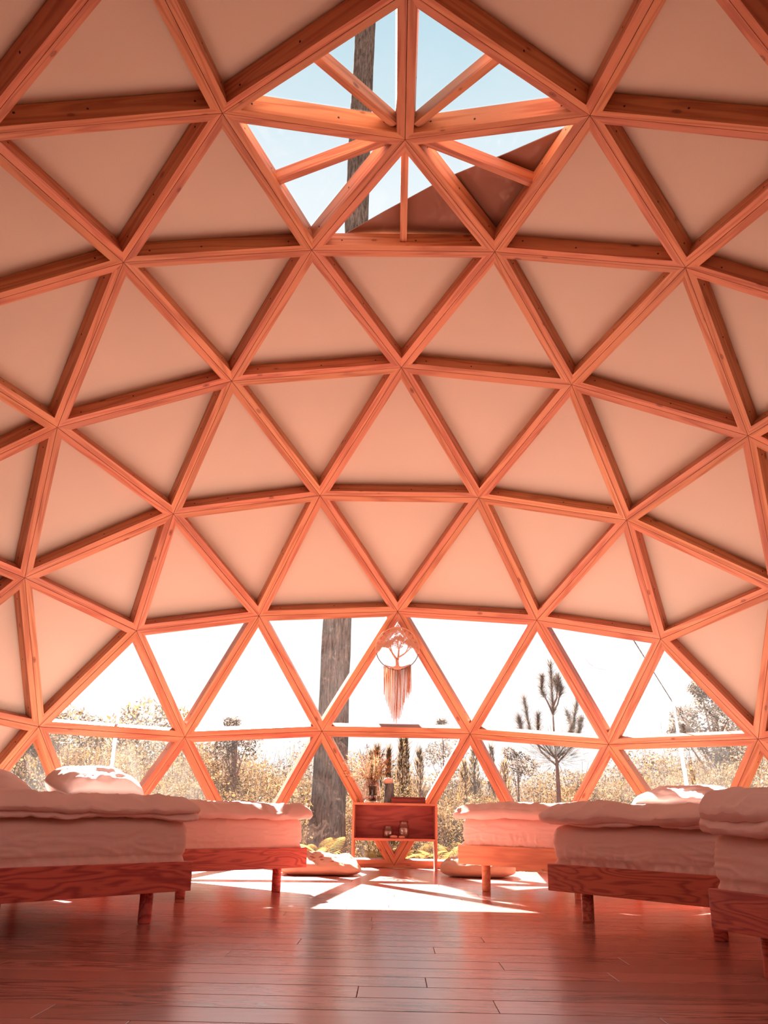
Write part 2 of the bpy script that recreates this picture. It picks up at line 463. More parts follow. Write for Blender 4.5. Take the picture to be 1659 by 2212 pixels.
for t in TRI:
    P = [CEN + v*R for v in t[3:6]]
    cc_ = sum(P)/3; rear = cc_[1] < -2.6 and 1.0 < cc_[2] < 2.4 and abs(cc_[0]) < 1.4  # rear: triangles opened to let in added fill light
    t = (*t, P, rear)
    (visible if in_view(P) else hidden).append(t)
visible.sort(key=lambda t: -sum(1 for p in t[6] if in_view([p], 0, 0)))
for t in visible + hidden:
    P, rear = t[6], t[7]
    vis = any(t is q for q in visible)
    outer = [CEN + (p-CEN)*(R+BD+0.004)/R for p in P]
    fc = [(0, 1, 2)]
    if is_glazed(t): mesh('pane', outer, fc, M_CREASED if t[0] == 'up' else M_FILM, glazing)
    elif rear: mesh('pane', outer, fc, M_SKYFILM, fill_win)
    elif is_skylight(t): mesh('pane', outer, fc, M_SKYFILM, roofwin)
    else: mesh('canvas_panel', outer, fc, M_CANVAS, ceiling)
    for i in range(3):
        loc, mt, (a1, b1, w, n, u) = board_geo(P[i], P[(i+1) % 3], P[(i+2) % 3])
        ff = [tuple(f) for f in BF]
        if vis and nb < 297:
            o = mesh('board', loc, ff, M_STRUT, frame); o.matrix_world = mt; nb += 1
            L = np.linalg.norm(b1-a1)
            for fr in (0.06+rng.random()*0.05, 0.90+rng.random()*0.04, 0.35+rng.random()*0.3):
                c = a1 + u*L*fr + n*(0.035+0.03*rng.random()) + w*0.0006
                ring = [screws.verts.new(c + (u*math.cos(q) + n*math.sin(q))*0.0065) for q in [math.pi/3*k for k in range(6)]]
                tip = screws.verts.new(c + w*0.002)
                for q in range(6): screws.faces.new((ring[q], ring[(q+1) % 6], tip))
        else:
            base = len(rest_v)
            rest_v += [tuple(mt @ Vector(v)) for v in loc]; rest_f += [tuple(base+q for q in f) for f in ff]
if rest_v:
    tag(mesh('far_boards', rest_v, rest_f, M_STRUT, frame), kind='stuff')
tag(bm_mesh('screw_heads', screws, M_SCREW, frame), kind='stuff')

# thin secondary struts of the skylight
for k in range(5):
    ring = [nrm(UP*(V4-1)/V4 + Uk(q)/V4) for q in (k, k-1)]
    A = CEN + UP*R; m = CEN + (ring[0]+ring[1])/2*R
    u = nrm(m-A); n = nrm(np.cross(ring[1]-ring[0], m-A)); n = n if n[2] > 0 else -n
    L = np.linalg.norm(m-A); w = np.cross(n, u)
    bm = bmesh.new(); add_box(bm, (-L/2+0.10, -0.022, 0.03), (L/2-0.03, 0.022, BD), 0.002)
    o = bm_mesh('skylight_strut', bm, M_STRUT, frame)
    mid = (A+m)/2; mt = Matrix.Identity(4)
    for i in range(3):
        mt[i][0], mt[i][1], mt[i][2], mt[i][3] = u[i], w[i], n[i], mid[i]
    o.matrix_world = mt

# canvas flap drawn half over the skylight, on the outside
def capo(v, extra): return CEN + nrm(v)*(R+BD+extra)
a_, n1_ = UP, nrm(UP*0.75 + Uk(0)*0.25)
n2_ = nrm(UP*0.75 + Uk(-1)*0.25); n3_ = nrm(UP*0.75 + Uk(-2)*0.25)
FL = 0.012
def lerp(p, q, f): return p*(1-f) + q*f
def on_plane(px, py, tri):
    p0, p1, p2 = tri; nn = np.cross(p1-p0, p2-p0); d = ray(px, py); return CAM + d*((p0-CAM)@nn)/(d@nn)
T1 = [capo(v, FL) for v in (a_, n1_, n2_)]; T2 = [capo(v, FL) for v in (a_, n2_, n3_)]
fp = [on_plane(742, 508, T1), on_plane(829, 458, T1), on_plane(936, 400, T1), on_plane(985, 376, T1)]
fq = [on_plane(990, 374, T2), on_plane(1099, 330, T2), on_plane(1232, 272, T2)]
edge = fp + fq[1:]
B2 = capo(n2_, FL); B1 = capo(lerp(n1_, n2_, 0.12), FL); B3 = capo(lerp(n2_, n3_, 0.9), FL)
low = [B1, lerp(B1, B2, 0.3), lerp(B1, B2, 0.62), B2, lerp(B2, B3, 0.5), B3]
vv = list(edge) + low; ff = [(i, i+1, 6+i+1, 6+i) for i in range(5)]
fo = mesh('canvas_flap', vv, ff, M_FLAP)
tag(fo, 'dark brown canvas flap drawn diagonally over part of the skylight', 'flap')
sm = fo.modifiers.new('s', 'SOLIDIFY'); sm.thickness = 0.006; sm.offset = 1

# ------------------------------------------------------------------ floor
floor = tag(empty('floor'), 'reddish oak plank floor laid crosswise inside the dome', kind='structure')
PW = 0.142; g = 0.0042
rows = []
y = -4.05; ri = 0
rng = random.Random(11)
far_bm = bmesh.new(); count = 0
RF = 4.04
ys = []
while y < 4.05:
    ys.append(y); y += PW
for y in ys:
    ym = max(abs(y), abs(y+PW)); 
    if ym >= RF: continue
    half = math.sqrt(RF*RF - ym*ym)
    x = -half; first = True
    while x < half - 0.01:
        Ln = rng.uniform(1.15, 1.75) if not first else rng.uniform(0.5, 1.6)
        first = False
        x2 = min(half, x+Ln)
        if half - x2 < 0.25: x2 = half
        lo, hi = (-(x2-x)/2+0.0008, -PW/2+g/2, -0.014), ((x2-x)/2-0.0008, PW/2-g/2, 0.0)
        vis = in_view([(x, y, 0), (x2, y, 0), ((x+x2)/2, y, 0)], 60, 120)
        if count < 290 and vis and y < 1.9:
            bm = bmesh.new(); add_box(bm, lo, hi, 0.0008)
            o = bm_mesh('floor_plank', bm, M_FLOOR, floor); o.location = ((x+x2)/2, y+PW/2, 0); count += 1
        else:
            add_box(far_bm, (x+g/2, y+g/2, -0.014), (x2-g/2, y+PW-g/2, 0.0), 0)
        x = x2
tag(bm_mesh('far_planks', far_bm, M_FLOOR, floor), kind='stuff')
bm = bmesh.new(); add_lathe(bm, [(4.12, -0.06), (4.12, -0.016)], 80)
bm_mesh('subfloor', bm, M_SCREW, floor)
# low skirting ring under the base boards
skirt = tag(empty('baseboard_1'), 'low timber kerb ring where the dome meets the floor', kind='structure')
base_pts = []
for k in range(5):
    D = lattice(Lk(k), Uk(k), Uk(k-1)); base_pts += D[2][:2]
    E_ = lattice(Uk(k-1), Lk(k), Lk(k-1)); base_pts += E_[2][:2]
base_pts = sorted(base_pts, key=lambda p: math.atan2(p[1], p[0]))
for i in range(20):
    a, b = base_pts[i]*R, base_pts[(i+1) % 20]*R
    ao, bo = a*1.03, b*1.03
    vsx = [(*a[:2], 0), (*b[:2], 0), (*bo[:2], 0), (*ao[:2], 0), (*a[:2], ZC+0.001), (*b[:2], ZC+0.001), (*bo[:2], ZC+0.001), (*ao[:2], ZC+0.001)]
    mesh('kerb_board', vsx, [(3, 2, 1, 0), (4, 5, 6, 7), (0, 1, 5, 4), (1, 2, 6, 5), (2, 3, 7, 6), (3, 0, 4, 7)], M_STRUT, skirt)

# ------------------------------------------------------------------ beds
BW, BL = 0.945, 2.0
RB, RT = 0.123, 0.232
def bed_frame(cx, cy, deg, dz, label, M_BED):
    """cx, cy: centre of the foot end; deg: heading of the bed axis towards the head"""
    b = empty('bed', (cx, cy, 0), math.radians(deg-90)); tag(b, label, 'bed', 'low timber beds around the dome wall')
    t = 0.026; zb, zt = RB+dz, RT+dz
    box('foot_rail', (-BW/2, 0, zb), (BW/2, t, zt), M_BED, b)
    box('head_rail', (-BW/2, BL-t, zb), (BW/2, BL, zt), M_BED, b)
    for s in (-1, 1):
        o = box('side_rail', (-(BL-2*t)/2, -t/2, zb), ((BL-2*t)/2, t/2, zt), M_BED, b)
        o.location = (s*(BW/2-t/2), BL/2, 0); o.rotation_euler = (0, 0, math.pi/2)
    for s in (-1, 1):
        for yy in (0.075, BL-0.15):
            bm = bmesh.new(); add_lathe(bm, [(0.022, 0.0), (0.0255, 0.004), (0.0255, zb+0.05), (0.0255, zb+0.06)], 20)
            o = bm_mesh('leg', bm, M_BED, b, False); o.location = (s*0.318, yy, 0)
    bm0 = None
    for i in range(12):
        yy = 0.08 + i*(BL-0.16)/11
        if bm0 is None:
            o = box('slat', (-BW/2+t, -0.035, 0), (BW/2-t, 0.035, 0.018), M_BED, b); bm0 = o.data
        else: o = link('slat', bm0, None, b)
        o.location = (0, yy, zt-0.042)
    return b
def fbm(p, o=3):
    return noise.fractal(Vector(p), 1.0, 2.1, o)
def mattress(cx, cy, deg, dz, label, seed, gather=1.0, shift=(0, 0)):
    z0, z1 = RT-0.022+dz, 0.397+dz
    h = ((BW-0.030)/2, (BL-0.045)/2, (z1-z0)/2)
    P, F = rounded_slab(h, (0.055, 0.055, 0.045), (130, 60, 18), 5)
    out = []
    for p in P:
        x, y, z = p
        sx_, sy_ = x/h[0], y/h[1]
        side = max(abs(sx_), abs(sy_)); 
        # sides belly out a little and the elastic gathers the sheet near the rail
        rel = (z+h[2])/(2*h[2])
        k = max(0, 1-rel*1.7)
        ang = x*1.0 if abs(sy_) > abs(sx_) else y*1.0
        rip = fbm((ang*34+seed, seed, rel*1.6), 2)*0.010*k*gather
        bel = 0.010*math.sin(math.pi*min(1, max(0, rel))) - 0.030*max(0, 0.30-rel)/0.30
        soft = fbm((x*3+seed, y*3, z*5), 2)*0.006 + max(0, 1-abs(fbm((ang*5+rel*2.5+seed, seed, rel*5-ang*2), 2))*3.5)*0.004
        d = rip + bel + soft
        if abs(sy_) > 0.9: y += math.copysign(d, sy_)*min(1, (abs(sy_)-0.9)/0.05)
        if abs(sx_) > 0.85: x += math.copysign(d, sx_)*min(1, (abs(sx_)-0.85)/0.05)
        z += fbm((x*2.2+seed*3, y*2.2, 3.1), 2)*0.006*rel
        out.append((x, y, z+h[2]))
    m = mesh('mattress', out, F, M_SHEET, None, True)
    a = math.radians(deg)
    m.location = (cx+math.cos(a)*(BL/2+shift[1])+math.sin(a)*shift[0], cy+math.sin(a)*(BL/2+shift[1])-math.cos(a)*shift[0], z0); m.rotation_euler = (0, 0, math.radians(deg-90))
    return tag(m, label, 'mattress', 'mattresses in pale fitted sheets')
def duvet(cx, cy, deg, dz, label, layers, seed, y0=-0.02, y1=1.75, over=(0.02, 0.02), wr=1.0, group='pale linen duvets'):
    """layers: list of (z0, z1, push over the foot end, wave) slabs joined into one folded duvet"""
    VV, FF = [], []
    zm = 0.397+dz
    ex = getattr(duvet, 'droop', 0.04)
    for li, (z0, z1, push, wave) in enumerate(layers):
        yy0 = y0-push
        h = ((BW+over[0]+over[1])/2, (y1-yy0)/2, (z1-z0)/2)
        P, F = rounded_slab(h, (0.05, 0.055, h[2]*0.98), (64, 70, 2), 5)
        base = len(VV); cxo = (over[1]-over[0])/2
        for p in P:
            x, y, z = p[0]+cxo, p[1]+(y1+yy0)/2, p[2]+z0+h[2]+dz
            top = (p[2]+h[2])/(2*h[2])
            ed = max(0, abs(p[0])/h[0]-0.75)/0.25
            ef = max(0, 1-(y-yy0)/0.25)
            lo = fbm((x*2.3+seed+li*7, y*2.1, 1.7), 3)
            wv = fbm((x*4.0+seed*2+li*5, y*1.2, 4.2), 2)
            rid = 1-abs(fbm((x*5+seed+y*2.2, y*5.5-x*1.5+li*3, 9.0), 2))*2.2
            z += (lo*0.020*wr + max(0, rid)**2*0.012*wr)*(0.25+0.75*top)
            z += wave*wv*(0.2+0.8*ef)
            fw = 1-abs(fbm((x*11+seed*3+y*3, y*9-x*4, 1.0+li), 2))*2.6
            z += max(0, fw)**2*0.0045*wr*(0.3+0.7*top)
            y += max(0, 1-abs(fbm((x*7+seed, top*2.5, 3.0+li), 2))*2.5)*0.004*ef
            y += fbm((x*3.2+seed, li*4.0, 2.0), 2)*0.020*ef
            x += fbm((y*3.0+seed, li*2.0, 6.0), 2)*0.022*ed*(1 if p[0] > 0 else -1)
            # droop where it hangs past the mattress
            ov = max(0, -(y-0.03), abs(x)-(BW/2-0.03))
            z -= min(0.03, ov*0.6)
            inside = abs(x) < BW/2-0.005 and y > 0.02
            if li == 0 and inside: z = max(z, zm+0.009)
            VV.append((x, y, z))
        FF += [tuple(base+i for i in f) for f in F]
    o = mesh('duvet', VV, FF, M_DUVET, None, True)
    o.location = (cx, cy, 0); o.rotation_euler = (0, 0, math.radians(deg-90))
    return tag(o, label, 'duvet', group)
def pillow(cx, cy, deg, s, off, z, w, d, t, tilt, label, seed, yaw=0.0):
    n = 34; V = []; F = []
    for side in (1, -1):
        for i in range(n+1):
            for j in range(n+1):
                u, v = -1+2*i/n, -1+2*j/n
                pr = (max(0, 1-abs(u)**3)**0.5)*(max(0, 1-abs(v)**3)**0.5)
                cr = 1-0.10*(u*u*v*v); pin = (1-0.03*(abs(u)**2)*(1-abs(v)**2))*cr; pin2 = (1-0.03*(abs(v)**2)*(1-abs(u)**2))*cr
                x, y = u*w/2*pin2, v*d/2*pin
                wr = fbm((u*2.2+seed, v*2.2, side*2.0), 3)*0.020*pr + (1-abs(fbm((u*3+seed, v*3.5+u, 5.0), 2))*2)*0.006*pr
                V.append((x, y, side*(t/2*pr + 0.004) + wr*side))
    N = (n+1)*(n+1)
    for i in range(n):
        for j in range(n):
            a = i*(n+1)+j
            F.append((a, a+n+1, a+n+2, a+1)); F.append((N+a, N+a+1, N+a+n+2, N+a+n+1))
    rim = [i*(n+1) for i in range(n+1)] + [n*(n+1)+j for j in range(1, n+1)] + [i*(n+1)+n for i in range(n-1, -1, -1)] + [j for j in range(n-1, 0, -1)]
    for q in range(len(rim)):
        a, b = rim[q], rim[(q+1) % len(rim)]; F.append((a, b, N+b, N+a))
    o = mesh('pillow', V, F, M_PILLOW, None, True)
    bp = bmesh.new(); add_tube(bp, [tuple((np.array(V[q])+np.array(V[N+q]))/2) for q in rim+rim[:1]], 0.005, 6, False); bm_mesh('piping', bp, M_PILLOW, o, True)
    a = math.radians(deg); rz = math.radians(deg-90+yaw)
    o.location = (cx+math.cos(a)*s+math.sin(a)*off, cy+math.sin(a)*s-math.cos(a)*off, z)
    o.rotation_euler = (tilt, 0, rz)
    return tag(o, label, 'pillow', 'white bed pillows')

BEDS = {
    'LF': (-0.8164, 0.9658, 138.27, 0.003),
    'RF': (0.7205, 1.3109, 45.9, 0.025),
    'RM': (0.9327, -0.2581, 35.04, -0.007),
    'RN': (1.0575, -1.5818, 16.78, -0.012),
    'LN': (-1.0840, -0.6140, 144.68, -0.009)}
bl = {'LF': 'low timber bed frame beside the patterned floor cushion, behind the nearest left bed',
      'RF': 'low sun-brightened timber bed frame whose front leg stands before the plain cushion',
      'RM': 'dark-grained timber bed frame, middle one of the three beds on the right',
      'RN': 'dark timber bed frame cut by the right edge of the photo, under the rolled duvet',
      'LN': 'dark-grained timber bed frame cut by the left edge of the photo'}
ml = {'LF': 'mattress in a salmon fitted sheet on the bed beside the patterned cushion',
      'RF': 'mattress in a sunlit gathered sheet on the far right bed',
      'RM': 'mattress in a gathered sheet on the middle right bed',
      'RN': 'slumped mattress in a creased sheet at the right edge of the photo',
      'LN': 'mattress in a smooth sheet on the bed at the left edge'}
dl = {'LF': 'sunlit linen duvet on the bed beside the patterned cushion',
      'RF': 'sunlit linen duvet with a pointed corner on the far right bed',
      'RM': 'linen duvet hanging over the foot of the middle right bed',
      'RN': 'thick rolled-up linen duvet on the bed at the right edge',
      'LN': 'folded linen duvet in two layers on the bed at the left edge'}
DL = {'LF': dict(layers=[(0.402, 0.462, 0.015, 0.008)], over=(0.015, 0.04), y1=1.85),
      'RF': dict(layers=[(0.402, 0.466, 0.02, 0.008)], over=(0.05, 0.02), y1=1.95),
      'RM': dict(layers=[(0.402, 0.440, 0.0, 0.006), (0.428, 0.478, 0.03, 0.012)], over=(0.018, 0.02), y1=1.7),
      'RN': dict(layers=[(0.402, 0.464, 0.014, 0.006), (0.440, 0.508, 0.016, 0.010)], over=(0.008, 0.0), y1=0.75, wr=1.3),
      'LN': dict(layers=[(0.400, 0.438, 0.0, 0.006), (0.426, 0.463, 0.012, 0.008)], over=(0.0, 0.02), y1=1.15)}
for i, n in enumerate(BEDS):
    cx, cy, dg, dz = BEDS[n]
    bed_frame(cx, cy, dg, dz, bl[n], M_BED_LIT if n == 'RF' else M_BED)
    mattress(cx, cy, dg, dz, ml[n], 3.7*i+1, 1.6 if n in ('RF', 'RM') else 0.6, (-0.012, -0.004) if n == 'RN' else (0, 0))
    duvet(cx, cy, dg, dz, dl[n], seed=5.3*i+2, **DL[n])
pillow(*BEDS['LF'][:3], 1.58, 0.0, 0.555, 0.60, 0.42, 0.24, math.radians(16), 'plump white pillow lit by the sun on the bed beyond the left-edge bed', 1.3)
pillow(*BEDS['RF'][:3], 1.78, 0.12, 0.565, 0.66, 0.46, 0.15, math.radians(12), 'white pillow striped by strut shadows behind the rolled duvet', 7.9)
pillow(*BEDS['LN'][:3], 1.30, 0.12, 0.50, 0.78, 0.46, 0.18, math.radians(20), 'white pillow at the left edge, mostly hidden by the folded duvet', 4.1)

# ------------------------------------------------------------------ cabinet
cab = tag(empty('cabinet', (0, 3.55, 0)), 'open plywood cabinet on slab legs below the glazing, holding jars', 'cabinet')
cw, cd, ch, ct = 0.352, 0.30, 0.525, 0.019
def grained(name, size, loc, mat, parent, rot=(0, 0, 0), bevel=0.0015):
    o = box(name, (-size[0]/2, -size[1]/2, -size[2]/2), (size[0]/2, size[1]/2, size[2]/2), mat, parent, bevel)
    o.location = loc; o.rotation_euler = rot; return o
grained('top', (2*cw, cd, ct), (0, cd/2, ch-ct/2), M_CAB, cab)
for s in (-1, 1):
    grained('side_panel', (ch-ct, ct, cd), (s*(cw-ct/2), cd/2, (ch-ct)/2), M_CAB, cab, (math.pi/2, -math.pi/2, 0))
grained('shelf', (2*(cw-ct), cd, ct), (0, cd/2, 0.236), M_CAB, cab)
grained('back_panel', (2*(cw-ct), ch-ct-0.2455, 0.008), (0, cd-0.006, 0.2455+(ch-ct-0.2455)/2), M_BACK, cab, (math.pi/2, 0, 0), 0)

# vase
vx, vy, vz = at_y(803, 1735, 3.69)[0], 3.69, ch
v = tag(empty('glass_vase', (vx, vy, vz)), 'clear tapered glass vase standing on the cabinet top', 'vase')
bm = bmesh.new()
add_lathe(bm, [(0.05, 0.0), (0.062, 0.002), (0.082, 0.03), (0.084, 0.06), (0.075, 0.12), (0.064, 0.185), (0.061, 0.185), (0.071, 0.12), (0.079, 0.06), (0.077, 0.032), (0.055, 0.012), (0.02, 0.012)], 36)
bowl = bm_mesh('bowl', bm, M_GLASS, v, True)
bm = bmesh.new(); add_tube(bm, [(0.0625*math.cos(a), 0.0625*math.sin(a), 0.185) for a in [2*math.pi*k/36 for k in range(37)]], 0.0022, 6, False)
bm_mesh('rim', bm, M_GLASS, bowl, True)
def color_mesh(name, verts, faces, cols, mat, parent=None):
    """cols: per face colour"""
    me = bpy.data.meshes.new(name)
    V = np.asarray(verts, dtype=np.float32).reshape(-1, 3); F = np.asarray(faces, dtype=np.int32)
    me.vertices.add(len(V)); me.vertices.foreach_set('co', V.ravel())
    k = F.shape[1]
    me.loops.add(F.size); me.loops.foreach_set('vertex_index', F.ravel())
    me.polygons.add(len(F)); me.polygons.foreach_set('loop_start', np.arange(0, F.size, k, dtype=np.int32))
    me.polygons.foreach_set('loop_total', np.full(len(F), k, dtype=np.int32))
    me.update(calc_edges=True)
    ca = me.color_attributes.new('Col', 'FLOAT_COLOR', 'CORNER')
    C = np.repeat(np.c_[np.asarray(cols, dtype=np.float32), np.ones(len(F), dtype=np.float32)], k, axis=0)
    ca.data.foreach_set('color', C.ravel())
    me.validate()
    return link(name, me, mat, parent)
def blades(base, tip, wid, rgen):
    """thin tapering quads from base to tip with random facing -> verts, faces"""
    base, tip = np.asarray(base), np.asarray(tip); n = len(base)
    d = tip-base; r = rgen.normal(size=(n, 3)); s = np.cross(d, r); s /= np.linalg.norm(s, axis=1)[:, None]+1e-9
    w = np.asarray(wid).reshape(-1, 1)*np.ones((n, 1))
    V = np.stack([base-s*w*0.5, base+s*w*0.5, tip+s*w*0.22, tip-s*w*0.22], 1).reshape(-1, 3)
    F = np.arange(4*n).reshape(n, 4)
    return V, F
rg = np.random.default_rng(5)
# dried grass: curved stems with feathery heads
VV, CC = [], []
def add_blades(b, t, w, c):
    V, F = blades(b, t, w, rg); VV.append(V); CC.append(np.asarray(c))
for i in range(130):
    a = rg.uniform(0, 2*math.pi); sp = rg.uniform(0.02, 0.21)*(1.15 if math.cos(a) < 0 else 0.9); hgt = rg.uniform(0.20, 0.40) - sp*0.35
    b0 = np.array([rg.normal()*0.018, rg.normal()*0.018, 0.015]); b1 = np.array([math.cos(a)*0.04, math.sin(a)*0.04, 0.19])
    b2 = np.array([math.cos(a)*(0.03+sp*0.6), math.sin(a)*(0.03+sp*0.6), 0.19+(hgt-0.10)*0.6]); b3 = np.array([math.cos(a)*(0.03+sp), math.sin(a)*(0.03+sp), 0.10+hgt])
    if sp > 0.15: b3[2] -= 0.05
    col = np.array([0.34, 0.19, 0.10])*rg.uniform(0.5, 1.35)
    for p, q in ((b0, b1), (b1, b2), (b2, b3)):
        add_blades([p], [q], 0.0035, [col])
    if i % 3:
        m = 10
        f = rg.uniform(0, 1, m)[:, None]; s0 = b2+(b3-b2)*f
        add_blades(s0, s0+(b3-b2)*0.16+rg.normal(size=(m, 3))*0.009, 0.006, np.tile(col*1.15, (m, 1)))
    else:
        m = 8
        f = rg.uniform(0.2, 1.0, m)[:, None]; s0 = b1+(b3-b1)*f
        add_blades(s0, s0+rg.normal(size=(m, 3))*0.018+(b3-b1)*0.1, 0.005, np.tile(col*0.9, (m, 1)))
m = 160; b_ = np.stack([rg.normal(size=m)*0.022, rg.normal(size=m)*0.022, np.full(m, 0.016)], 1); t_ = np.stack([rg.normal(size=m)*0.026, rg.normal(size=m)*0.026, rg.uniform(0.15, 0.30, m)], 1)
add_blades(b_, t_, 0.004, np.array([0.16, 0.085, 0.045])*rg.uniform(0.5, 1.3, (m, 1)))
V = np.concatenate(VV); C_ = np.concatenate(CC); F = np.arange(len(V)).reshape(-1, 4)
o = color_mesh('dried_grass_bunch', V, F, C_, M_STRAW); o.location = (vx, vy, vz)
tag(o, 'bunch of dried straw-coloured grasses standing in the glass vase', 'dried grass')

# (box)
# dark wooden box
bx = tag(empty('wooden_box', (at_y(882, 1735, 3.62)[0], 3.63, ch)), 'flat dark red wooden box on the cabinet top, right of the vase', 'box')
grained('body', (0.285, 0.16, 0.036), (0, 0.02, 0.018), M_BOX, bx)
grained('lid', (0.290, 0.165, 0.012), (0, 0.02, 0.0425), M_BOX, bx)
def jar(px, h, rad, label):
    x = at_y(px, 1808, 3.68)[0]
    j = tag(empty('glass_jar', (x, 3.68, 0.2455)), label, 'jar')
    bm = bmesh.new()
    add_lathe(bm, [(rad*0.9, 0), (rad, 0.006), (rad, h*0.72), (rad*0.80, h*0.82), (rad*0.80, h), (rad*0.74, h), (rad*0.74, h*0.83), (rad*0.93, h*0.71), (rad*0.93, 0.01), (rad*0.3, 0.008)], 28)
    jb = bm_mesh('body', bm, M_GLASS, j, True)
    bm = bmesh.new(); add_tube(bm, [(rad*0.84*math.cos(a), rad*0.84*math.sin(a), h*0.93) for a in [2*math.pi*k/28 for k in range(29)]], rad*0.07, 6, False)
    bm_mesh('screw_ring', bm, M_GLASS, jb, True)
    bm = bmesh.new(); add_lathe(bm, [(rad*0.80, 0.011), (rad*0.85, 0.02), (rad*0.85, h*0.56), (rad*0.3, h*0.60)], 20)
    bm_mesh('filling', bm, M_FILL, j, True)
jar(838, 0.098, 0.043, 'short wide glass jar on the cabinet shelf')
jar(872, 0.140, 0.045, 'tall glass jar on the cabinet shelf beside the short one')
def shell(px, r, label):
    P, F = rounded_slab((r, r*0.75, r*0.42), (r*0.95, r*0.7, r*0.41), (4, 4, 2), 4)
    P = np.array([p*(1+0.09*math.sin(14*math.atan2(p[1], p[0]))*min(1, abs(p[0])/r)) for p in P]); P[:, 2] -= P[:, 2].min()
    o = mesh('sea_shell', P, F, M_STONE, None, True); o.location = (at_y(px, 1809, 3.60)[0], 3.61, 0.2455)
    tag(o, label, 'shell')
shell(850, 0.031, 'small pinkish shell in front of the short jar')
shell(867.5, 0.027, 'smaller pinkish shell in front of the tall jar')

# ------------------------------------------------------------------ floor cushions
def pouf(name, c, hx, hy, h, rz, mat, label, seed, cat='cushion', slump=0.0, rd=0.45):
    P, F = rounded_slab((hx, hy, h/2), (min(hx, hy)*rd, min(hx, hy)*rd, h*0.40), (22, 22, 6), 7)
    out = []
    for p in P:
        x, y, z = p; rel = (z+h/2)/h
        r = math.hypot(x/hx, y/hy)
        z2 = z + (0.10*h*(1-r) + fbm((x*5+seed, y*5, 1), 3)*0.026 + slump*(y/hy-0.35*x/hx))*rel
        k = 1+0.05*fbm((x*4+seed, y*4, z*9), 2)+0.03*math.sin(math.pi*rel)
        z2 += (max(0, 1-abs(fbm((x*9+seed, y*6, 4), 2))*3))*0.012*rel
        k += max(0, 1-abs(fbm((x*7+seed, y*7, z*14), 2))*4)*0.012*r
        out.append((x*k, y*k, max(0.0, z2+h/2)))
    o = mesh(name, out, F, mat, None, True); o.location = c; o.rotation_euler = (0, 0, rz)
    return tag(o, label, cat)
pouf('floor_cushion', (-0.56, 2.90, 0), 0.285, 0.25, 0.120, 0.12, M_POUF2, 'slouching floor cushion with red spots beside the left far bed', 2.0, slump=0.035)
pouf('floor_cushion', (0.622, 2.98, 0), 0.265, 0.25, 0.118, -0.10, M_POUF, 'plain tan floor cushion behind the leg of the right far bed', 9.0, slump=0.006, rd=0.6)

# ------------------------------------------------------------------ macrame wall hanging
RX, RY, RZ = 0.003, 3.36, 1.785
hang = tag(empty('macrame_hanging', (RX, RY, RZ)), 'round macrame tree-of-life hanging with long fringe, hung from a dome joint', 'wall hanging')
rr = 0.184
bm = bmesh.new(); add_tube(bm, [(rr*math.cos(a), 0, rr*math.sin(a)) for a in [2*math.pi*k/64 for k in range(65)]], 0.0032, 8, False)
hoop = bm_mesh('hoop', bm, M_RING, hang, True)
bm = bmesh.new()
a0, a1 = math.radians(-14), math.radians(194)
add_tube(bm, [(rr*math.cos(a), 0, rr*math.sin(a)) for a in [a0+(a1-a0)*k/64 for k in range(65)]], 0.0050, 8)
bm_mesh('hoop_wrap', bm, M_ROPE, hoop, True)
bm = bmesh.new(); add_tube(bm, [(0, 0, rr), (0.003, 0, rr+0.05), (0.0, 0, rr+0.10), (-0.004, 0.01, rr+0.135)], 0.0035, 6)
add_tube(bm, [(0.012*math.cos(a), 0, rr+0.004+0.013*math.sin(a)) for a in [2*math.pi*k/12 for k in range(13)]], 0.004, 6, False)
bm_mesh('cord', bm, M_ROPE, hang, True)
# crocheted net crescent: inner boundary drops from the hoop sides to a peaked gap in the middle
bm = bmesh.new(); rg2 = random.Random(3)
def inner_r(a):     # a measured from the top, radians
    f = min(1, abs(a)/math.radians(104)); 
    return rr*(0.97 - 0.40*math.sin(math.pi*min(1, f*0.93+0.05))**0.8)
wedges = [math.radians(q) for q in (-74, -58, -42, -26, 22, 38, 54, 70, 88, 12)]
N = 120
for row in range(9):
    pts = []
    for k in range(N+1):
        a = math.radians(-100) + math.radians(204)*k/N
        ri_, ro = inner_r(a), rr*0.985
        r_ = ro + (ri_-ro)*(row/8) + rg2.uniform(-1, 1)*0.0012
        pts.append((r_*math.sin(a), rg2.uniform(-1, 1)*0.0012, r_*math.cos(a)))
    seg = []
    for k, p in enumerate(pts):
        a = math.radians(-100) + math.radians(204)*k/N
        hole = any(abs(a-wd) < math.radians(3.4)*(1-(row-1)/4) for wd in wedges) and 1 <= row <= 3
        if hole:
            if len(seg) > 1: add_tube(bm, seg, 0.0034, 5)
            seg = []
        else: seg.append(p)
    if len(seg) > 1: add_tube(bm, seg, 0.0034, 5)
for k in range(0, N, 2):
    a = math.radians(-100) + math.radians(204)*k/N
    if any(abs(a-wd) < math.radians(3.0) for wd in wedges): continue
    add_tube(bm, [(rr*0.985*math.sin(a), 0, rr*0.985*math.cos(a)), (inner_r(a)*math.sin(a+0.05), 0.002, inner_r(a)*math.cos(a+0.05))], 0.0026, 5)
tag(bm_mesh('crochet_net', bm, M_ROPE, hang, True), kind='stuff')
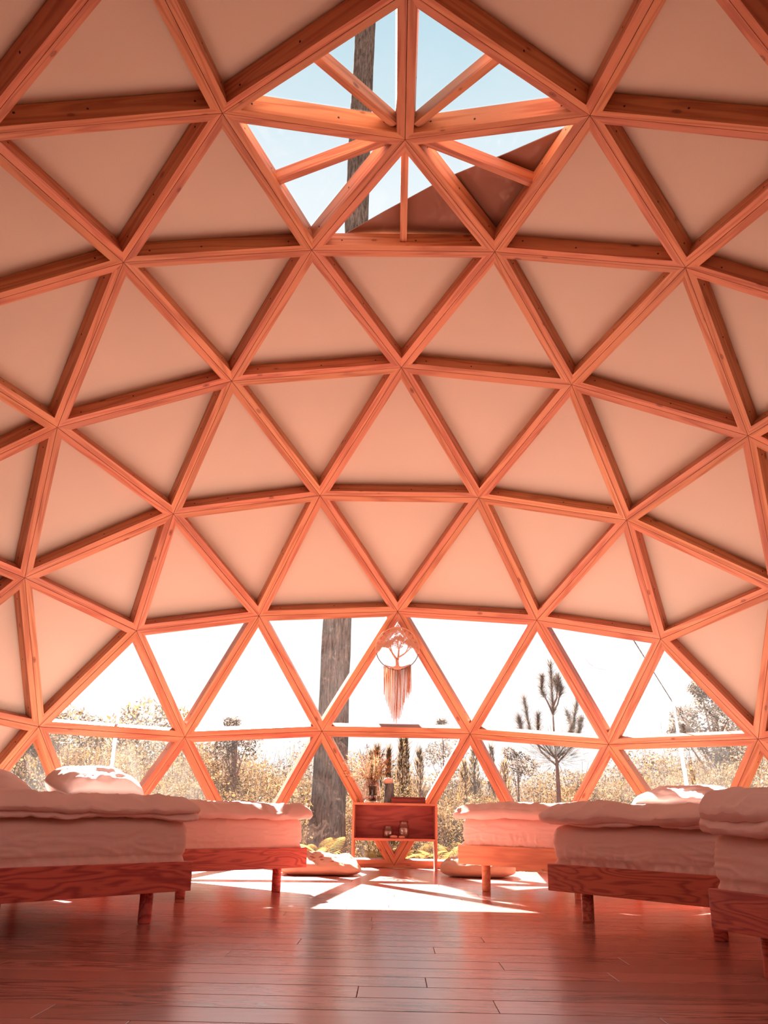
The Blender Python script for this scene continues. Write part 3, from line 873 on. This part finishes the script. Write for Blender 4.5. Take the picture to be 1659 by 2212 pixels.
# tree: trunk, boughs and twigs ending in little leaf loops
bm = bmesh.new(); leaves = bmesh.new()
add_tube(bm, [(0, 0, -0.165), (0.001, 0, -0.14), (-0.002, 0, -0.105), (0.0, 0, -0.09)], [0.022, 0.013, 0.012, 0.014], 8)
def loop(p, a, L):
    d = Vector((math.sin(a), 0, math.cos(a))); s = Vector((math.cos(a), 0, -math.sin(a)))
    pts = [p + d*(L*0.5*(1-math.cos(t))) + s*(L*0.26*math.sin(t)) for t in [2*math.pi*k/10 for k in range(11)]]
    add_tube(leaves, [Vector((q.x, q.y+rg2.uniform(-.003, .003), q.z)) for q in pts], 0.0021, 4, False)
def bough(p, a, L, r, d):
    pts = [p]; aa = a
    for q in range(4):
        aa += rg2.uniform(-0.12, 0.12) - (0.05*aa if d < 2 else 0)
        pts.append(pts[-1] + Vector((math.sin(aa), 0, math.cos(aa)))*L/4)
    for q in pts[1:]:
        m = math.hypot(q.x, q.z)
        if m > rr*0.95: q.x *= rr*0.95/m; q.z *= rr*0.95/m
    add_tube(bm, pts, [r*(1-0.10*q) for q in range(5)], 6)
    if d < 3:
        n = 3 if d else 2
        for q in range(n):
            bough(pts[-1], aa + (q-(n-1)/2)*0.55 + rg2.uniform(-.15, .15), L*0.62, r*0.62, d+1)
    if d >= 2:
        for q in range(3):
            loop(pts[rg2.randint(1, 4)], aa+rg2.uniform(-1.1, 1.1), rg2.uniform(0.016, 0.026))
bough(Vector((-0.004, 0, -0.098)), -0.75, 0.075, 0.010, 0)
bough(Vector((0.004, 0, -0.098)), 0.22, 0.085, 0.009, 0)
bough(Vector((0.012, 0, -0.075)), 1.05, 0.075, 0.007, 0)
for q in range(34):
    zz = rg2.uniform(0.0, 0.165); xx = rg2.uniform(-1, 1)*(0.175-zz)*0.55
    loop(Vector((xx, 0, zz)), rg2.uniform(-2, 2), rg2.uniform(0.018, 0.028))
htree = bm_mesh('tree', bm, M_ROPE, hang, True)
tag(bm_mesh('leaf_loops', leaves, M_ROPE, htree, True), kind='stuff')
# roots bar and fringe
bm = bmesh.new()
add_tube(bm, [(-0.108, 0, -0.148), (-0.05, 0, -0.162), (0, 0.0, -0.168), (0.06, 0, -0.158), (0.114, 0, -0.140)], 0.006, 6)
P_, F_ = rounded_slab((0.042, 0.008, 0.016), (0.04, 0.007, 0.015), (4, 2, 2), 4)
b_ = [bm.verts.new((p[0], p[1], p[2]-0.168)) for p in P_]
for f in F_: bm.faces.new([b_[i] for i in f])
knot = bm_mesh('root_knot', bm, M_ROPE, hang, True)
bm = bmesh.new()
for i in range(62):
    x = -0.112 + 0.226*i/61 + rg2.uniform(-.002, .002)
    zt = -0.150 - 0.02*(1-(x/0.11)**2) + 0.006*(x/0.11)
    c = max(0, 1-abs(x+0.004)/0.12)
    ln = 0.21 + 0.27*c**1.2 + rg2.uniform(-0.05, 0.03)
    dx = rg2.uniform(-.006, .006); yy = rg2.uniform(-.006, .006)
    add_tube(bm, [(x, yy, zt), (x+dx*0.4, yy, zt-ln*0.4), (x+dx, yy+rg2.uniform(-.004, .004), zt-ln*0.8), (x+dx*0.7, yy, zt-ln)], [0.0026, 0.0026, 0.0028, 0.0018], 5)
tag(bm_mesh('fringe', bm, M_ROPE, hang, True), kind='stuff')

# ------------------------------------------------------------------ straps and wire outside the film
def strap(name, pts, w, label, n=3):
    pts = [Vector(p) for p in pts]; V = []; F = []
    for i, p in enumerate(pts):
        t = (pts[min(i+1, len(pts)-1)]-pts[max(i-1, 0)]).normalized(); out = Vector((p.x, p.y, 0)).normalized(); s = t.cross(out).normalized()
        for q in (-1, 1):
            V.append(p+s*q*w[i]/2); 
        for q in (1, -1):
            V.append(p+s*q*w[i]/2+out*0.003)
    for i in range(len(pts)-1):
        a, b = 4*i, 4*i+4
        for q in range(4): F.append((a+q, a+(q+1) % 4, b+(q+1) % 4, b+q))
    F += [(3, 2, 1, 0), tuple(4*(len(pts)-1)+q for q in range(4))]
    return tag(mesh(name, V, F, M_STRAP), label, 'strap', 'white straps outside the film')
zg = -0.05
lp = [at_sphere(x, y, R+BD+0.035) for x, y in ((266, 1480), (258, 1530), (248, 1600), (240, 1668), (232, 1730))]
lp.append(Vector((lp[-1].x*1.03, lp[-1].y*1.03, zg)))
strap('tie_down_strap', lp, [0.024, 0.026, 0.028, 0.030, 0.03, 0.03], 'white tie-down strap outside the film above the sunlit left pillow')
rp_ = [at_sphere(x, y, R+BD+0.035) for x, y in ((1436, 1405), (1446, 1460), (1458, 1540), (1469, 1610), (1484, 1700), (1495, 1760))]
rp_.append(Vector((rp_[-1].x*1.03, rp_[-1].y*1.03, zg)))
strap('tie_down_strap', rp_, [0.008, 0.011, 0.018, 0.026, 0.032, 0.032, 0.032], 'white tie-down strap outside the film above the striped right pillow')
w0 = at_sphere(1343, 1342, R+BD+0.02); w1 = at_y(1485, 1568, 6.2); wd = (w1-w0); tt = (zg-w0.z)/wd.z
bm = bmesh.new(); add_tube(bm, [w0, w1, w0+wd*tt], 0.0045, 6)
tag(bm_mesh('guy_wire', bm, M_WIRE), 'thin dark guy wire slanting down outside the right-hand film', 'wire')

# ------------------------------------------------------------------ outdoors
bm = bmesh.new()
ringr = [4.13, 6, 9, 14, 22, 40, 80, 140]
vr = []
for r_ in ringr:
    vr.append([bm.verts.new((r_*math.cos(2*math.pi*k/72), r_*math.sin(2*math.pi*k/72), zg + (0 if r_ < 7 else 0.06*fbm((math.cos(k/72*6.283)*r_*.3, math.sin(k/72*6.283)*r_*.3, 0), 2)))) for k in range(72)])
for a, b in zip(vr, vr[1:]):
    for k in range(72): bm.faces.new((a[k], a[(k+1) % 72], b[(k+1) % 72], b[k]))
tag(bm_mesh('ground', bm, M_GROUND), 'dry heath ground around the dome', kind='structure')

rg = np.random.default_rng(21)
def trunk(name, p0, p1, r0, r1, mat, parent=None, seg=60, n=40, rough=0.03, seed=1.0):
    p0, p1 = Vector(p0), Vector(p1); V, F = [], []
    for i in range(seg+1):
        f = i/seg; c = p0.lerp(p1, f) + Vector((fbm((f*3, seed, 0), 2), fbm((seed, f*3, 0), 2), 0))*0.04
        r = r0+(r1-r0)*f; r *= 1+0.35*math.exp(-f*seg*0.35*(p1-p0).length/seg*3)
        for k in range(n):
            a = 2*math.pi*k/n
            rr_ = r*(1+rough*3*fbm((math.cos(a)*4+seed, math.sin(a)*4, f*(p1-p0).length*0.9), 3))
            V.append((c.x+math.cos(a)*rr_-p0.x, c.y+math.sin(a)*rr_-p0.y, c.z-p0.z))
    for i in range(seg):
        for k in range(n): F.append((i*n+k, i*n+(k+1) % n, (i+1)*n+(k+1) % n, (i+1)*n+k))
    F.append(tuple(seg*n+k for k in range(n)))
    o = mesh(name, V, F, mat, parent, True); o.location = p0 if parent is None else p0-parent.location
    return o
TB = at_y(717, 1700, 7.0)
tree = tag(empty('pine_tree', (TB.x-0.04, 7.0, zg)), 'tall thick pine trunk left of the hanging, rising past the skylight', 'tree')
tp = at_y(780, 300, 7.0)
k_ = (22.0-zg)/(tp.z-zg)
topx = tree.location.x + (tp.x-tree.location.x)*k_
trunk('trunk', (tree.location.x, 7.0, zg), (topx, 7.0, 22.0), 0.182, 0.150, M_BARK, tree, 200, 56, 0.035, 3.3)
def cloud(centers, rad, n, size, pal, elong=0.0):
    """n leaves in ellipsoids -> verts, cols"""
    ci = rg.integers(0, len(centers), n); c = np.asarray(centers)[ci]; r = np.asarray(rad)[ci]
    d = rg.normal(size=(n, 3)); d /= np.linalg.norm(d, axis=1)[:, None]; u = rg.uniform(0.35, 1, n)[:, None]**0.6
    p = c + d*r*u
    t = rg.normal(size=(n, 3)); t /= np.linalg.norm(t, axis=1)[:, None]; t[:, 2] += elong
    t /= np.linalg.norm(t, axis=1)[:, None]
    s = np.asarray(size)*rg.uniform(0.6, 1.4, n)
    V, F = blades(p, p+t*s[:, None], s*(0.55 if elong == 0 else 0.16), rg)
    col = np.asarray(pal)[rg.integers(0, len(pal), n)]*rg.uniform(0.6, 1.3, (n, 1))
    return V, col
# a little foliage crown at the very top of the big pine
cv, cc = cloud([(0.3+rg.normal()*1.2, rg.normal()*1.2, 20.5+rg.normal()) for _ in range(14)], [(1.2, 1.2, 0.7)]*14, 5000, 0.16, [(0.07, 0.09, 0.045)])
color_mesh('crown', cv, np.arange(len(cv)).reshape(-1, 4), cc, M_LEAF, tree)

GOLD = [(0.200, 0.098, 0.030), (0.165, 0.088, 0.034), (0.205, 0.120, 0.055), (0.115, 0.065, 0.030), (0.068, 0.042, 0.026), (0.145, 0.082, 0.040), (0.27, 0.19, 0.125)]
TAN = [(0.155, 0.092, 0.046), (0.125, 0.077, 0.042), (0.095, 0.063, 0.040), (0.062, 0.045, 0.034), (0.185, 0.122, 0.072)]
GREY = [(0.19, 0.15, 0.125), (0.15, 0.12, 0.10), (0.22, 0.17, 0.135), (0.12, 0.096, 0.084)]  # grey foliage tones, lightened so far plants carry haze in their colour
def brush_height(az, r):
    h = 0.42 + 0.150*max(0, r-5)
    h *= 0.86 - 0.16*math.tanh((az+0.12)*6) + 0.40*max(0, min(1, (az-0.22)/0.25))
    h *= 1 + 0.35*fbm((az*7, r*0.5, 0.3), 3)
    return h
def thicket(name, r0, r1, n, label, pal, size, az=(-0.85, 0.85), hs=1.0, tall=0.09, cat='undergrowth', per=680):
    """clumps of twiggy bush: every clump has its own size, place and leaf colour"""
    pal = np.asarray(pal); VV, CC = [], []
    for q in range(max(1, n//per)):
        a = rg.uniform(*az); r = r0+(r1-r0)*rg.uniform()**0.8
        H = brush_height(a, r)*hs*rg.uniform(0.72, 1.25); w = H*rg.uniform(0.26, 0.46)+0.05
        x0, y0 = math.sin(a)*r, math.cos(a)*r
        if y0 < 7.3 and abs(x0 + 0.068*(y0+3.86)) < 0.42: continue      # open ground in front of the big pine
        m = per; broom = rg.uniform() < 0.2
        th = rg.uniform(0, 6.283, m); u = rg.uniform(0, 1, m)**0.5; zz = rg.uniform(0, 1, m)
        prof = np.sqrt(np.clip(1-(1.75*zz-0.75)**2, 0.02, 1)) if not broom else 1-0.75*zz
        p = np.stack([x0+np.cos(th)*w*u*prof*1.25, y0+np.sin(th)*w*u*prof*1.25, zg+H*zz], 1)
        p = p[np.hypot(p[:, 0], p[:, 1]) > 4.42]; m = len(p)
        if not m: continue
        t = rg.normal(size=(m, 3)); tl = rg.uniform(size=m) < (0.55 if broom else tall)
        t[:, 2] = np.where(tl, np.abs(t[:, 2])+2.0, t[:, 2]*0.7); t /= np.linalg.norm(t, axis=1)[:, None]
        s = np.where(tl, size*rg.uniform(0.5, 1.5, m), size*rg.uniform(0.2, 0.5, m))
        V, F = blades(p, p+t*s[:, None], np.where(tl, s*rg.uniform(0.02, 0.06, m), s*rg.uniform(0.4, 0.85, m)), rg)
        base = pal[rg.integers(0, len(pal))]
        c = np.where((rg.uniform(size=m) < 0.55)[:, None], base, pal[rg.integers(0, len(pal), m)])*rg.uniform(0.75, 1.2, (m, 1))
        VV.append(V); CC.append(c)
        # stems
        k = 7; b = np.stack([x0+rg.normal(size=k)*w*0.25, y0+rg.normal(size=k)*w*0.25, np.full(k, zg)], 1)
        tp2 = b+np.stack([rg.normal(size=k)*w*0.5, rg.normal(size=k)*w*0.5, H*rg.uniform(0.7, 1.12, k)], 1)
        ok = np.hypot(b[:, 0], b[:, 1]) > 4.6; ok &= np.hypot(tp2[:, 0], tp2[:, 1]) > 4.42
        if ok.any():
            V, F = blades(b[ok], tp2[ok], 0.012, rg); VV.append(V); CC.append(np.tile([0.05, 0.036, 0.03], (ok.sum(), 1)))
    V = np.concatenate(VV)
    o = color_mesh(name, V, np.arange(len(V)).reshape(-1, 4), np.concatenate(CC), M_LEAF)
    return tag(o, label, cat, kind='stuff')
thicket('dry_grass', 4.6, 6.4, 100000, 'golden dry grass and fern litter close outside the film', GOLD, 0.06, az=(-1.0, 1.0), hs=0.5, tall=0.16, per=480)
thicket('undergrowth', 5.8, 10.5, 480000, 'golden brown heath brush filling the middle distance', GOLD+TAN[:2], 0.072, hs=0.95)
thicket('undergrowth', 9.5, 17.0, 340000, 'tan and olive brush further off, up to the skyline', TAN+GOLD[:2], 0.115, hs=0.82)
thicket('far_scrub', 20.0, 34.0, 110000, 'grey-brown far scrub with haze in its colour along the skyline', GREY, 0.24, hs=0.62, per=300)

# wooded rise on the left
cen, rad = [], []
for i in range(46):
    az = rg.uniform(-0.62, -0.17); f = (abs(az)-0.17)/0.45
    r = rg.uniform(22, 30); cen.append((math.sin(az)*r, math.cos(az)*r, rg.uniform(0.5, 1.6+3.0*f))); rad.append((1.3, 1.3, 0.9+0.4*f))
cv, cc = cloud(cen, rad, 60000, 0.12, GREY+GOLD[:3])
tag(color_mesh('woodland', cv, np.arange(len(cv)).reshape(-1, 4), cc, M_LEAF), 'haze-paled wooded rise on the skyline at the left', 'woods', kind='stuff')

def spire(px, ytop, d, w, label, pal=TAN, n=900):
    b = at_y(px, 1700, d); tp_ = at_y(px, ytop, d); H = tp_.z-zg
    t = tag(empty('spire_conifer', (b.x, d, zg)), label, 'conifer', 'spire conifers on the skyline')
    bm = bmesh.new(); add_tube(bm, [(0, 0, 0), (0.02, 0, H*0.5), (0, 0, H*0.97)], [0.03, 0.018, 0.004], 6); bm_mesh('trunk', bm, M_BARK2, t)
    z = H*rg.uniform(0.12, 1, n)**0.9; rr_ = w*0.72*(1-z/H)**0.7*rg.uniform(0, 1, n)**0.6+0.01; a = rg.uniform(0, 6.283, n)
    p = np.stack([np.cos(a)*rr_, np.sin(a)*rr_, z-0.05], 1); dd = np.stack([np.cos(a)*0.5, np.sin(a)*0.5, np.full(n, 1.6)], 1)+rg.normal(size=(n, 3))*0.3
    s = rg.uniform(0.06, 0.14, n)*d/12
    V, F = blades(p, p+dd*s[:, None]*0.55, s*0.13, rg)
    color_mesh('foliage', V, F, np.asarray(pal)[rg.integers(0, len(pal), n)]*rg.uniform(0.8, 1.6, (n, 1)), M_LEAF, t)
spire(813, 1607, 11, 0.20, 'thin dark spire conifer straight above the dried grass')
spire(801, 1622, 11.5, 0.22, 'spire conifer left of the tallest one above the dried grass')
spire(838, 1615, 12, 0.10, 'very thin conifer just right of the dried grass')
spire(866, 1592, 12, 0.17, 'tall dark conifer under the hanging, left of its twin')
spire(876, 1590, 12.5, 0.18, 'tall dark conifer under the hanging, right of its twin')
spire(906, 1618, 10.5, 0.26, 'broad spire conifer between the box and the slanting strut')
spire(1003, 1640, 8.5, 0.20, 'upright tan shrub seen past the corner of the right far duvet', GOLD)
spire(1024, 1610, 9.5, 0.24, 'upright broom shrub right of the slanting strut', TAN)
spire(1062, 1610, 14, 0.22, 'grey spire conifer inside the third lower film triangle', GREY)
spire(1090, 1640, 8.0, 0.26, 'tawny upright bush left of the small pine', GOLD)

# young pine with candelabra shoots
def young_pine(px, d, label):
    b = at_y(px, 1700, d); t = tag(empty('young_pine', (b.x, d, zg)), label, 'pine')
    g_ = lambda x, y: at_y(x, y, d) - Vector((b.x, d, zg))
    bm = bmesh.new(); base = g_(1208, 1745); base.z = 0
    main = [base, g_(1206, 1700), g_(1203, 1650), g_(1197, 1590), g_(1194, 1530), g_(1189, 1436)]
    add_tube(bm, main, [0.034, 0.03, 0.020, 0.012, 0.009, 0.004], 8); bm_mesh('trunk', bm, M_BARK2, t, True)
    arms = [([(1204, 1655), (1170, 1625), (1145, 1575), (1132, 1512)], 1), ([(1203, 1640), (1150, 1600), (1126, 1578), (1121, 1555)], 1), ([(1203, 1640), (1178, 1612), (1166, 1585), (1163, 1546)], 1),
            ([(1202, 1640), (1225, 1618), (1236, 1575), (1244, 1517)], 1), ([(1203, 1650), (1236, 1610), (1252, 1575), (1254, 1558)], 1), ([(1202, 1635), (1222, 1610), (1229, 1570), (1231, 1534)], 1),
            ([(1194, 1540), (1180, 1520), (1173, 1490), (1169, 1464)], 2), ([(1194, 1540), (1206, 1520), (1212, 1490), (1209, 1460)], 2), ([(1193, 1530), (1200, 1510), (1205, 1480), (1202, 1470)], 2)]
    nv, nc = [], []
    bm = bmesh.new()
    paths = [(main[3:], 0.35)] 
    for pts, kd in arms:
        P = [g_(*q) for q in pts]
        for q in P: q.y += rg.normal()*0.08
        P[0].y = 0
        add_tube(bm, P, [0.014, 0.011, 0.008, 0.004], 6); paths.append((P, 0.45))
    br_ = bm_mesh('branches', bm, M_BARK2, t, True)
    for P, f0 in paths:
        seg = [np.array(q) for q in P]; n = 700
        f = f0+(1-f0)*rg.uniform(0, 1, n); u = f*(len(seg)-1); i = np.minimum(u.astype(int), len(seg)-2); fr = (u-i)[:, None]
        S_ = np.array(seg); p = S_[i]*(1-fr)+S_[i+1]*fr; dr = S_[i+1]-S_[i]; dr /= np.linalg.norm(dr, axis=1)[:, None]
        dd = dr*1.0 + rg.normal(size=(n, 3))*0.38; dd /= np.linalg.norm(dd, axis=1)[:, None]
        L = rg.uniform(0.06, 0.12, n)
        V, F = blades(p, p+dd*L[:, None], 0.0045, rg); nv.append(V); nc.append(np.asarray(GREY+TAN[1:4])[rg.integers(0, 7, n)]*rg.uniform(0.35, 0.9, (n, 1)))
    # dense whorl under the mid strut
    n = 800; c = np.array(g_(1203, 1625)); d_ = rg.normal(size=(n, 3))*np.array([0.14, 0.14, 0.09]); p = c+d_
    dd = d_/0.16+np.array([0, 0, 0.8]); dd /= np.linalg.norm(dd, axis=1)[:, None]+1e-9
    V, F = blades(p, p+dd*0.10, 0.006, rg); nv.append(V); nc.append(np.asarray(GREY)[rg.integers(0, 4, n)]*rg.uniform(0.3, 0.8, (n, 1)))
    V = np.concatenate(nv); color_mesh('needles', V, np.arange(len(V)).reshape(-1, 4), np.concatenate(nc), M_LEAF, br_)
young_pine(1205, 8.0, 'young pine with upright candle shoots beyond the right-hand film')

def leafy_tree(name, px, d, base_r, blobs, n, size, pal, label, trunk_px=None, lean=0.0):
    b = at_y(px, 1700, d); t = tag(empty(name, (b.x, d, zg)), label, 'tree')
    cs = []; rs = []
    for x, y, r_ in blobs:
        q = at_y(x, y, d)-Vector((b.x, d, zg)); cs.append((q.x, rg.normal()*0.3, q.z)); rs.append((r_, r_, r_*0.75))
    bm = bmesh.new(); top = max(c[2] for c in cs)
    spine = [Vector((0, 0, 0)), Vector((lean*0.4, 0, top*0.4)), Vector((lean, 0, top*0.85))]
    add_tube(bm, spine, [base_r, base_r*0.85, base_r*0.4], 10); bm_mesh('trunk', bm, M_BARK2, t, True)
    bm = bmesh.new()
    for c in cs:
        f = rg.uniform(0.35, 0.8); s0 = spine[0].lerp(spine[2], f)
        add_tube(bm, [s0, s0.lerp(Vector(c), 0.5)+Vector((0, 0, 0.05)), Vector(c)], [base_r*0.3, base_r*0.2, 0.005], 5)
    bm_mesh('branches', bm, M_BARK2, t, True)
    V, C = cloud(cs, rs, n, size, pal); color_mesh('foliage', V, np.arange(len(V)).reshape(-1, 4), C, M_LEAF, t)
leafy_tree('broadleaf_tree', 1560, 12.0, 0.10, [(1505, 1490, .22), (1520, 1525, .32), (1490, 1545, .28), (1560, 1560, .4), (1460, 1580, .22), (1500, 1590, .35), (1545, 1610, .4), (1590, 1540, .45), (1600, 1600, .4), (1570, 1640, .4)], 8000, 0.045, GREY+TAN[:1], 'loose-leaved tree at the right end of the film, half behind the strut')
leafy_tree('thin_tree', 503, 8.5, 0.055, [(500, 1560, .12), (508, 1590, .2), (490, 1600, .2), (530, 1590, .22), (515, 1620, .25), (480, 1625, .2)], 1600, 0.04, GREY, 'thin pinkish-barked tree above the left far duvet')
leafy_tree('dark_trunk_tree', 82, 7.5, 0.085, [(60, 1600, .3), (95, 1590, .3), (110, 1610, .25)], 2500, 0.04, GREY+GOLD[:3], 'dark trunk behind creased film at the far left')
leafy_tree('sapling', 958, 11.0, 0.02, [(955, 1560, .10), (945, 1620, .22), (965, 1640, .3), (930, 1630, .22), (975, 1610, .25)], 1500, 0.035, GREY, 'airy bare-twigged sapling right of the hanging')
leafy_tree('sapling', 1120, 9.0, 0.018, [(1105, 1625, .13), (1125, 1640, .16), (1140, 1655, .2), (1110, 1660, .18)], 900, 0.035, GREY, 'bare leaning sapling between the tawny bush and the young pine')

# stump behind the vase
sp_ = at_y(838, 1733, 6.0)
st = tag(empty('tree_stump', (sp_.x, 6.0, zg)), 'narrow dark stump with a pinkish sawn top behind the vase', 'stump')
h_ = at_y(838, 1692, 6.0).z-zg
trunk('bark', (sp_.x, 6.0, zg), (sp_.x, 6.0, zg+h_), 0.046, 0.044, M_BARK, st, 20, 20, 0.03, 6.0)
bm = bmesh.new(); add_lathe(bm, [(0.050, h_-0.004), (0.056, h_+0.03), (0.040, h_+0.055), (0.01, h_+0.06)], 16); bm_mesh('cap', bm, M_STONE, st, True)

# ferns
FERN = {}
def fern_mesh(kd):
    if kd in FERN: return FERN[kd]
    r0 = np.random.default_rng(50+kd); VV, CC = [], []
    for i in range(11):
        a = i/11*6.283+r0.uniform(-.3, .3); L = r0.uniform(0.32, 0.55); lift = r0.uniform(0.55, 1.15)
        n = 26; f = np.linspace(0, 1, n)
        rad = L*f*math.cos(lift*0.7); z = L*(f*math.sin(lift)-0.45*f**2)+0.02
        sp0 = np.stack([np.cos(a)*rad, np.sin(a)*rad, z], 1)
        side = np.array([-math.sin(a), math.cos(a), 0.0])
        c = np.array([0.50, 0.29, 0.09])*r0.uniform(0.6, 1.25)
        for s in (-1, 1):
            ln = 0.10*np.sin(np.pi*(0.12+0.86*f))*(1-0.3*f)
            tip = sp0+side*s*ln[:, None]+np.array([math.cos(a), math.sin(a), 0])*ln[:, None]*0.35-np.array([0, 0, 1])*ln[:, None]*0.15
            q = np.array([math.cos(a), math.sin(a), 0.2])*0.008
            V = np.stack([sp0-q, sp0+q, tip+q*0.3, tip-q*0.3], 1).reshape(-1, 3)
            VV.append(V); CC.append(np.tile(c, (n, 1))*r0.uniform(0.75, 1.2, (n, 1)))
        V, F = blades(sp0[:-1], sp0[1:], 0.006, r0); VV.append(V); CC.append(np.tile(c*0.5, (n-1, 1)))
    V = np.concatenate(VV); FERN[kd] = (V, np.concatenate(CC)); return FERN[kd]
def fern(px, py, d, s, kd, label):
    V, C = fern_mesh(kd); p = at_y(px, py, d)
    o = color_mesh('fern', V*s, np.arange(len(V)).reshape(-1, 4), C, M_LEAF); o.location = (p.x, d, zg); o.rotation_euler = (0, 0, px*0.7)
    tag(o, label, 'fern', 'golden ferns outside the film')
fern(700, 1820, 5.2, 1.15, 0, 'golden fern at the foot of the big trunk')
fern(668, 1800, 5.6, 1.0, 1, 'golden fern left of the big trunk, above the spotted cushion')
fern(795, 1820, 4.8, 0.8, 2, 'golden fern seen under the cabinet, leftmost')
fern(825, 1820, 5.1, 0.8, 1, 'golden fern seen under the cabinet, left of the strut joint')
fern(852, 1815, 4.8, 0.75, 0, 'golden fern seen under the cabinet, in the strut joint')
fern(905, 1820, 5.0, 0.85, 2, 'golden fern seen under the cabinet, right of the strut joint')
fern(958, 1810, 4.9, 0.95, 1, 'golden fern just right of the cabinet')
fern(985, 1805, 5.5, 1.1, 0, 'golden fern beside the right far mattress')
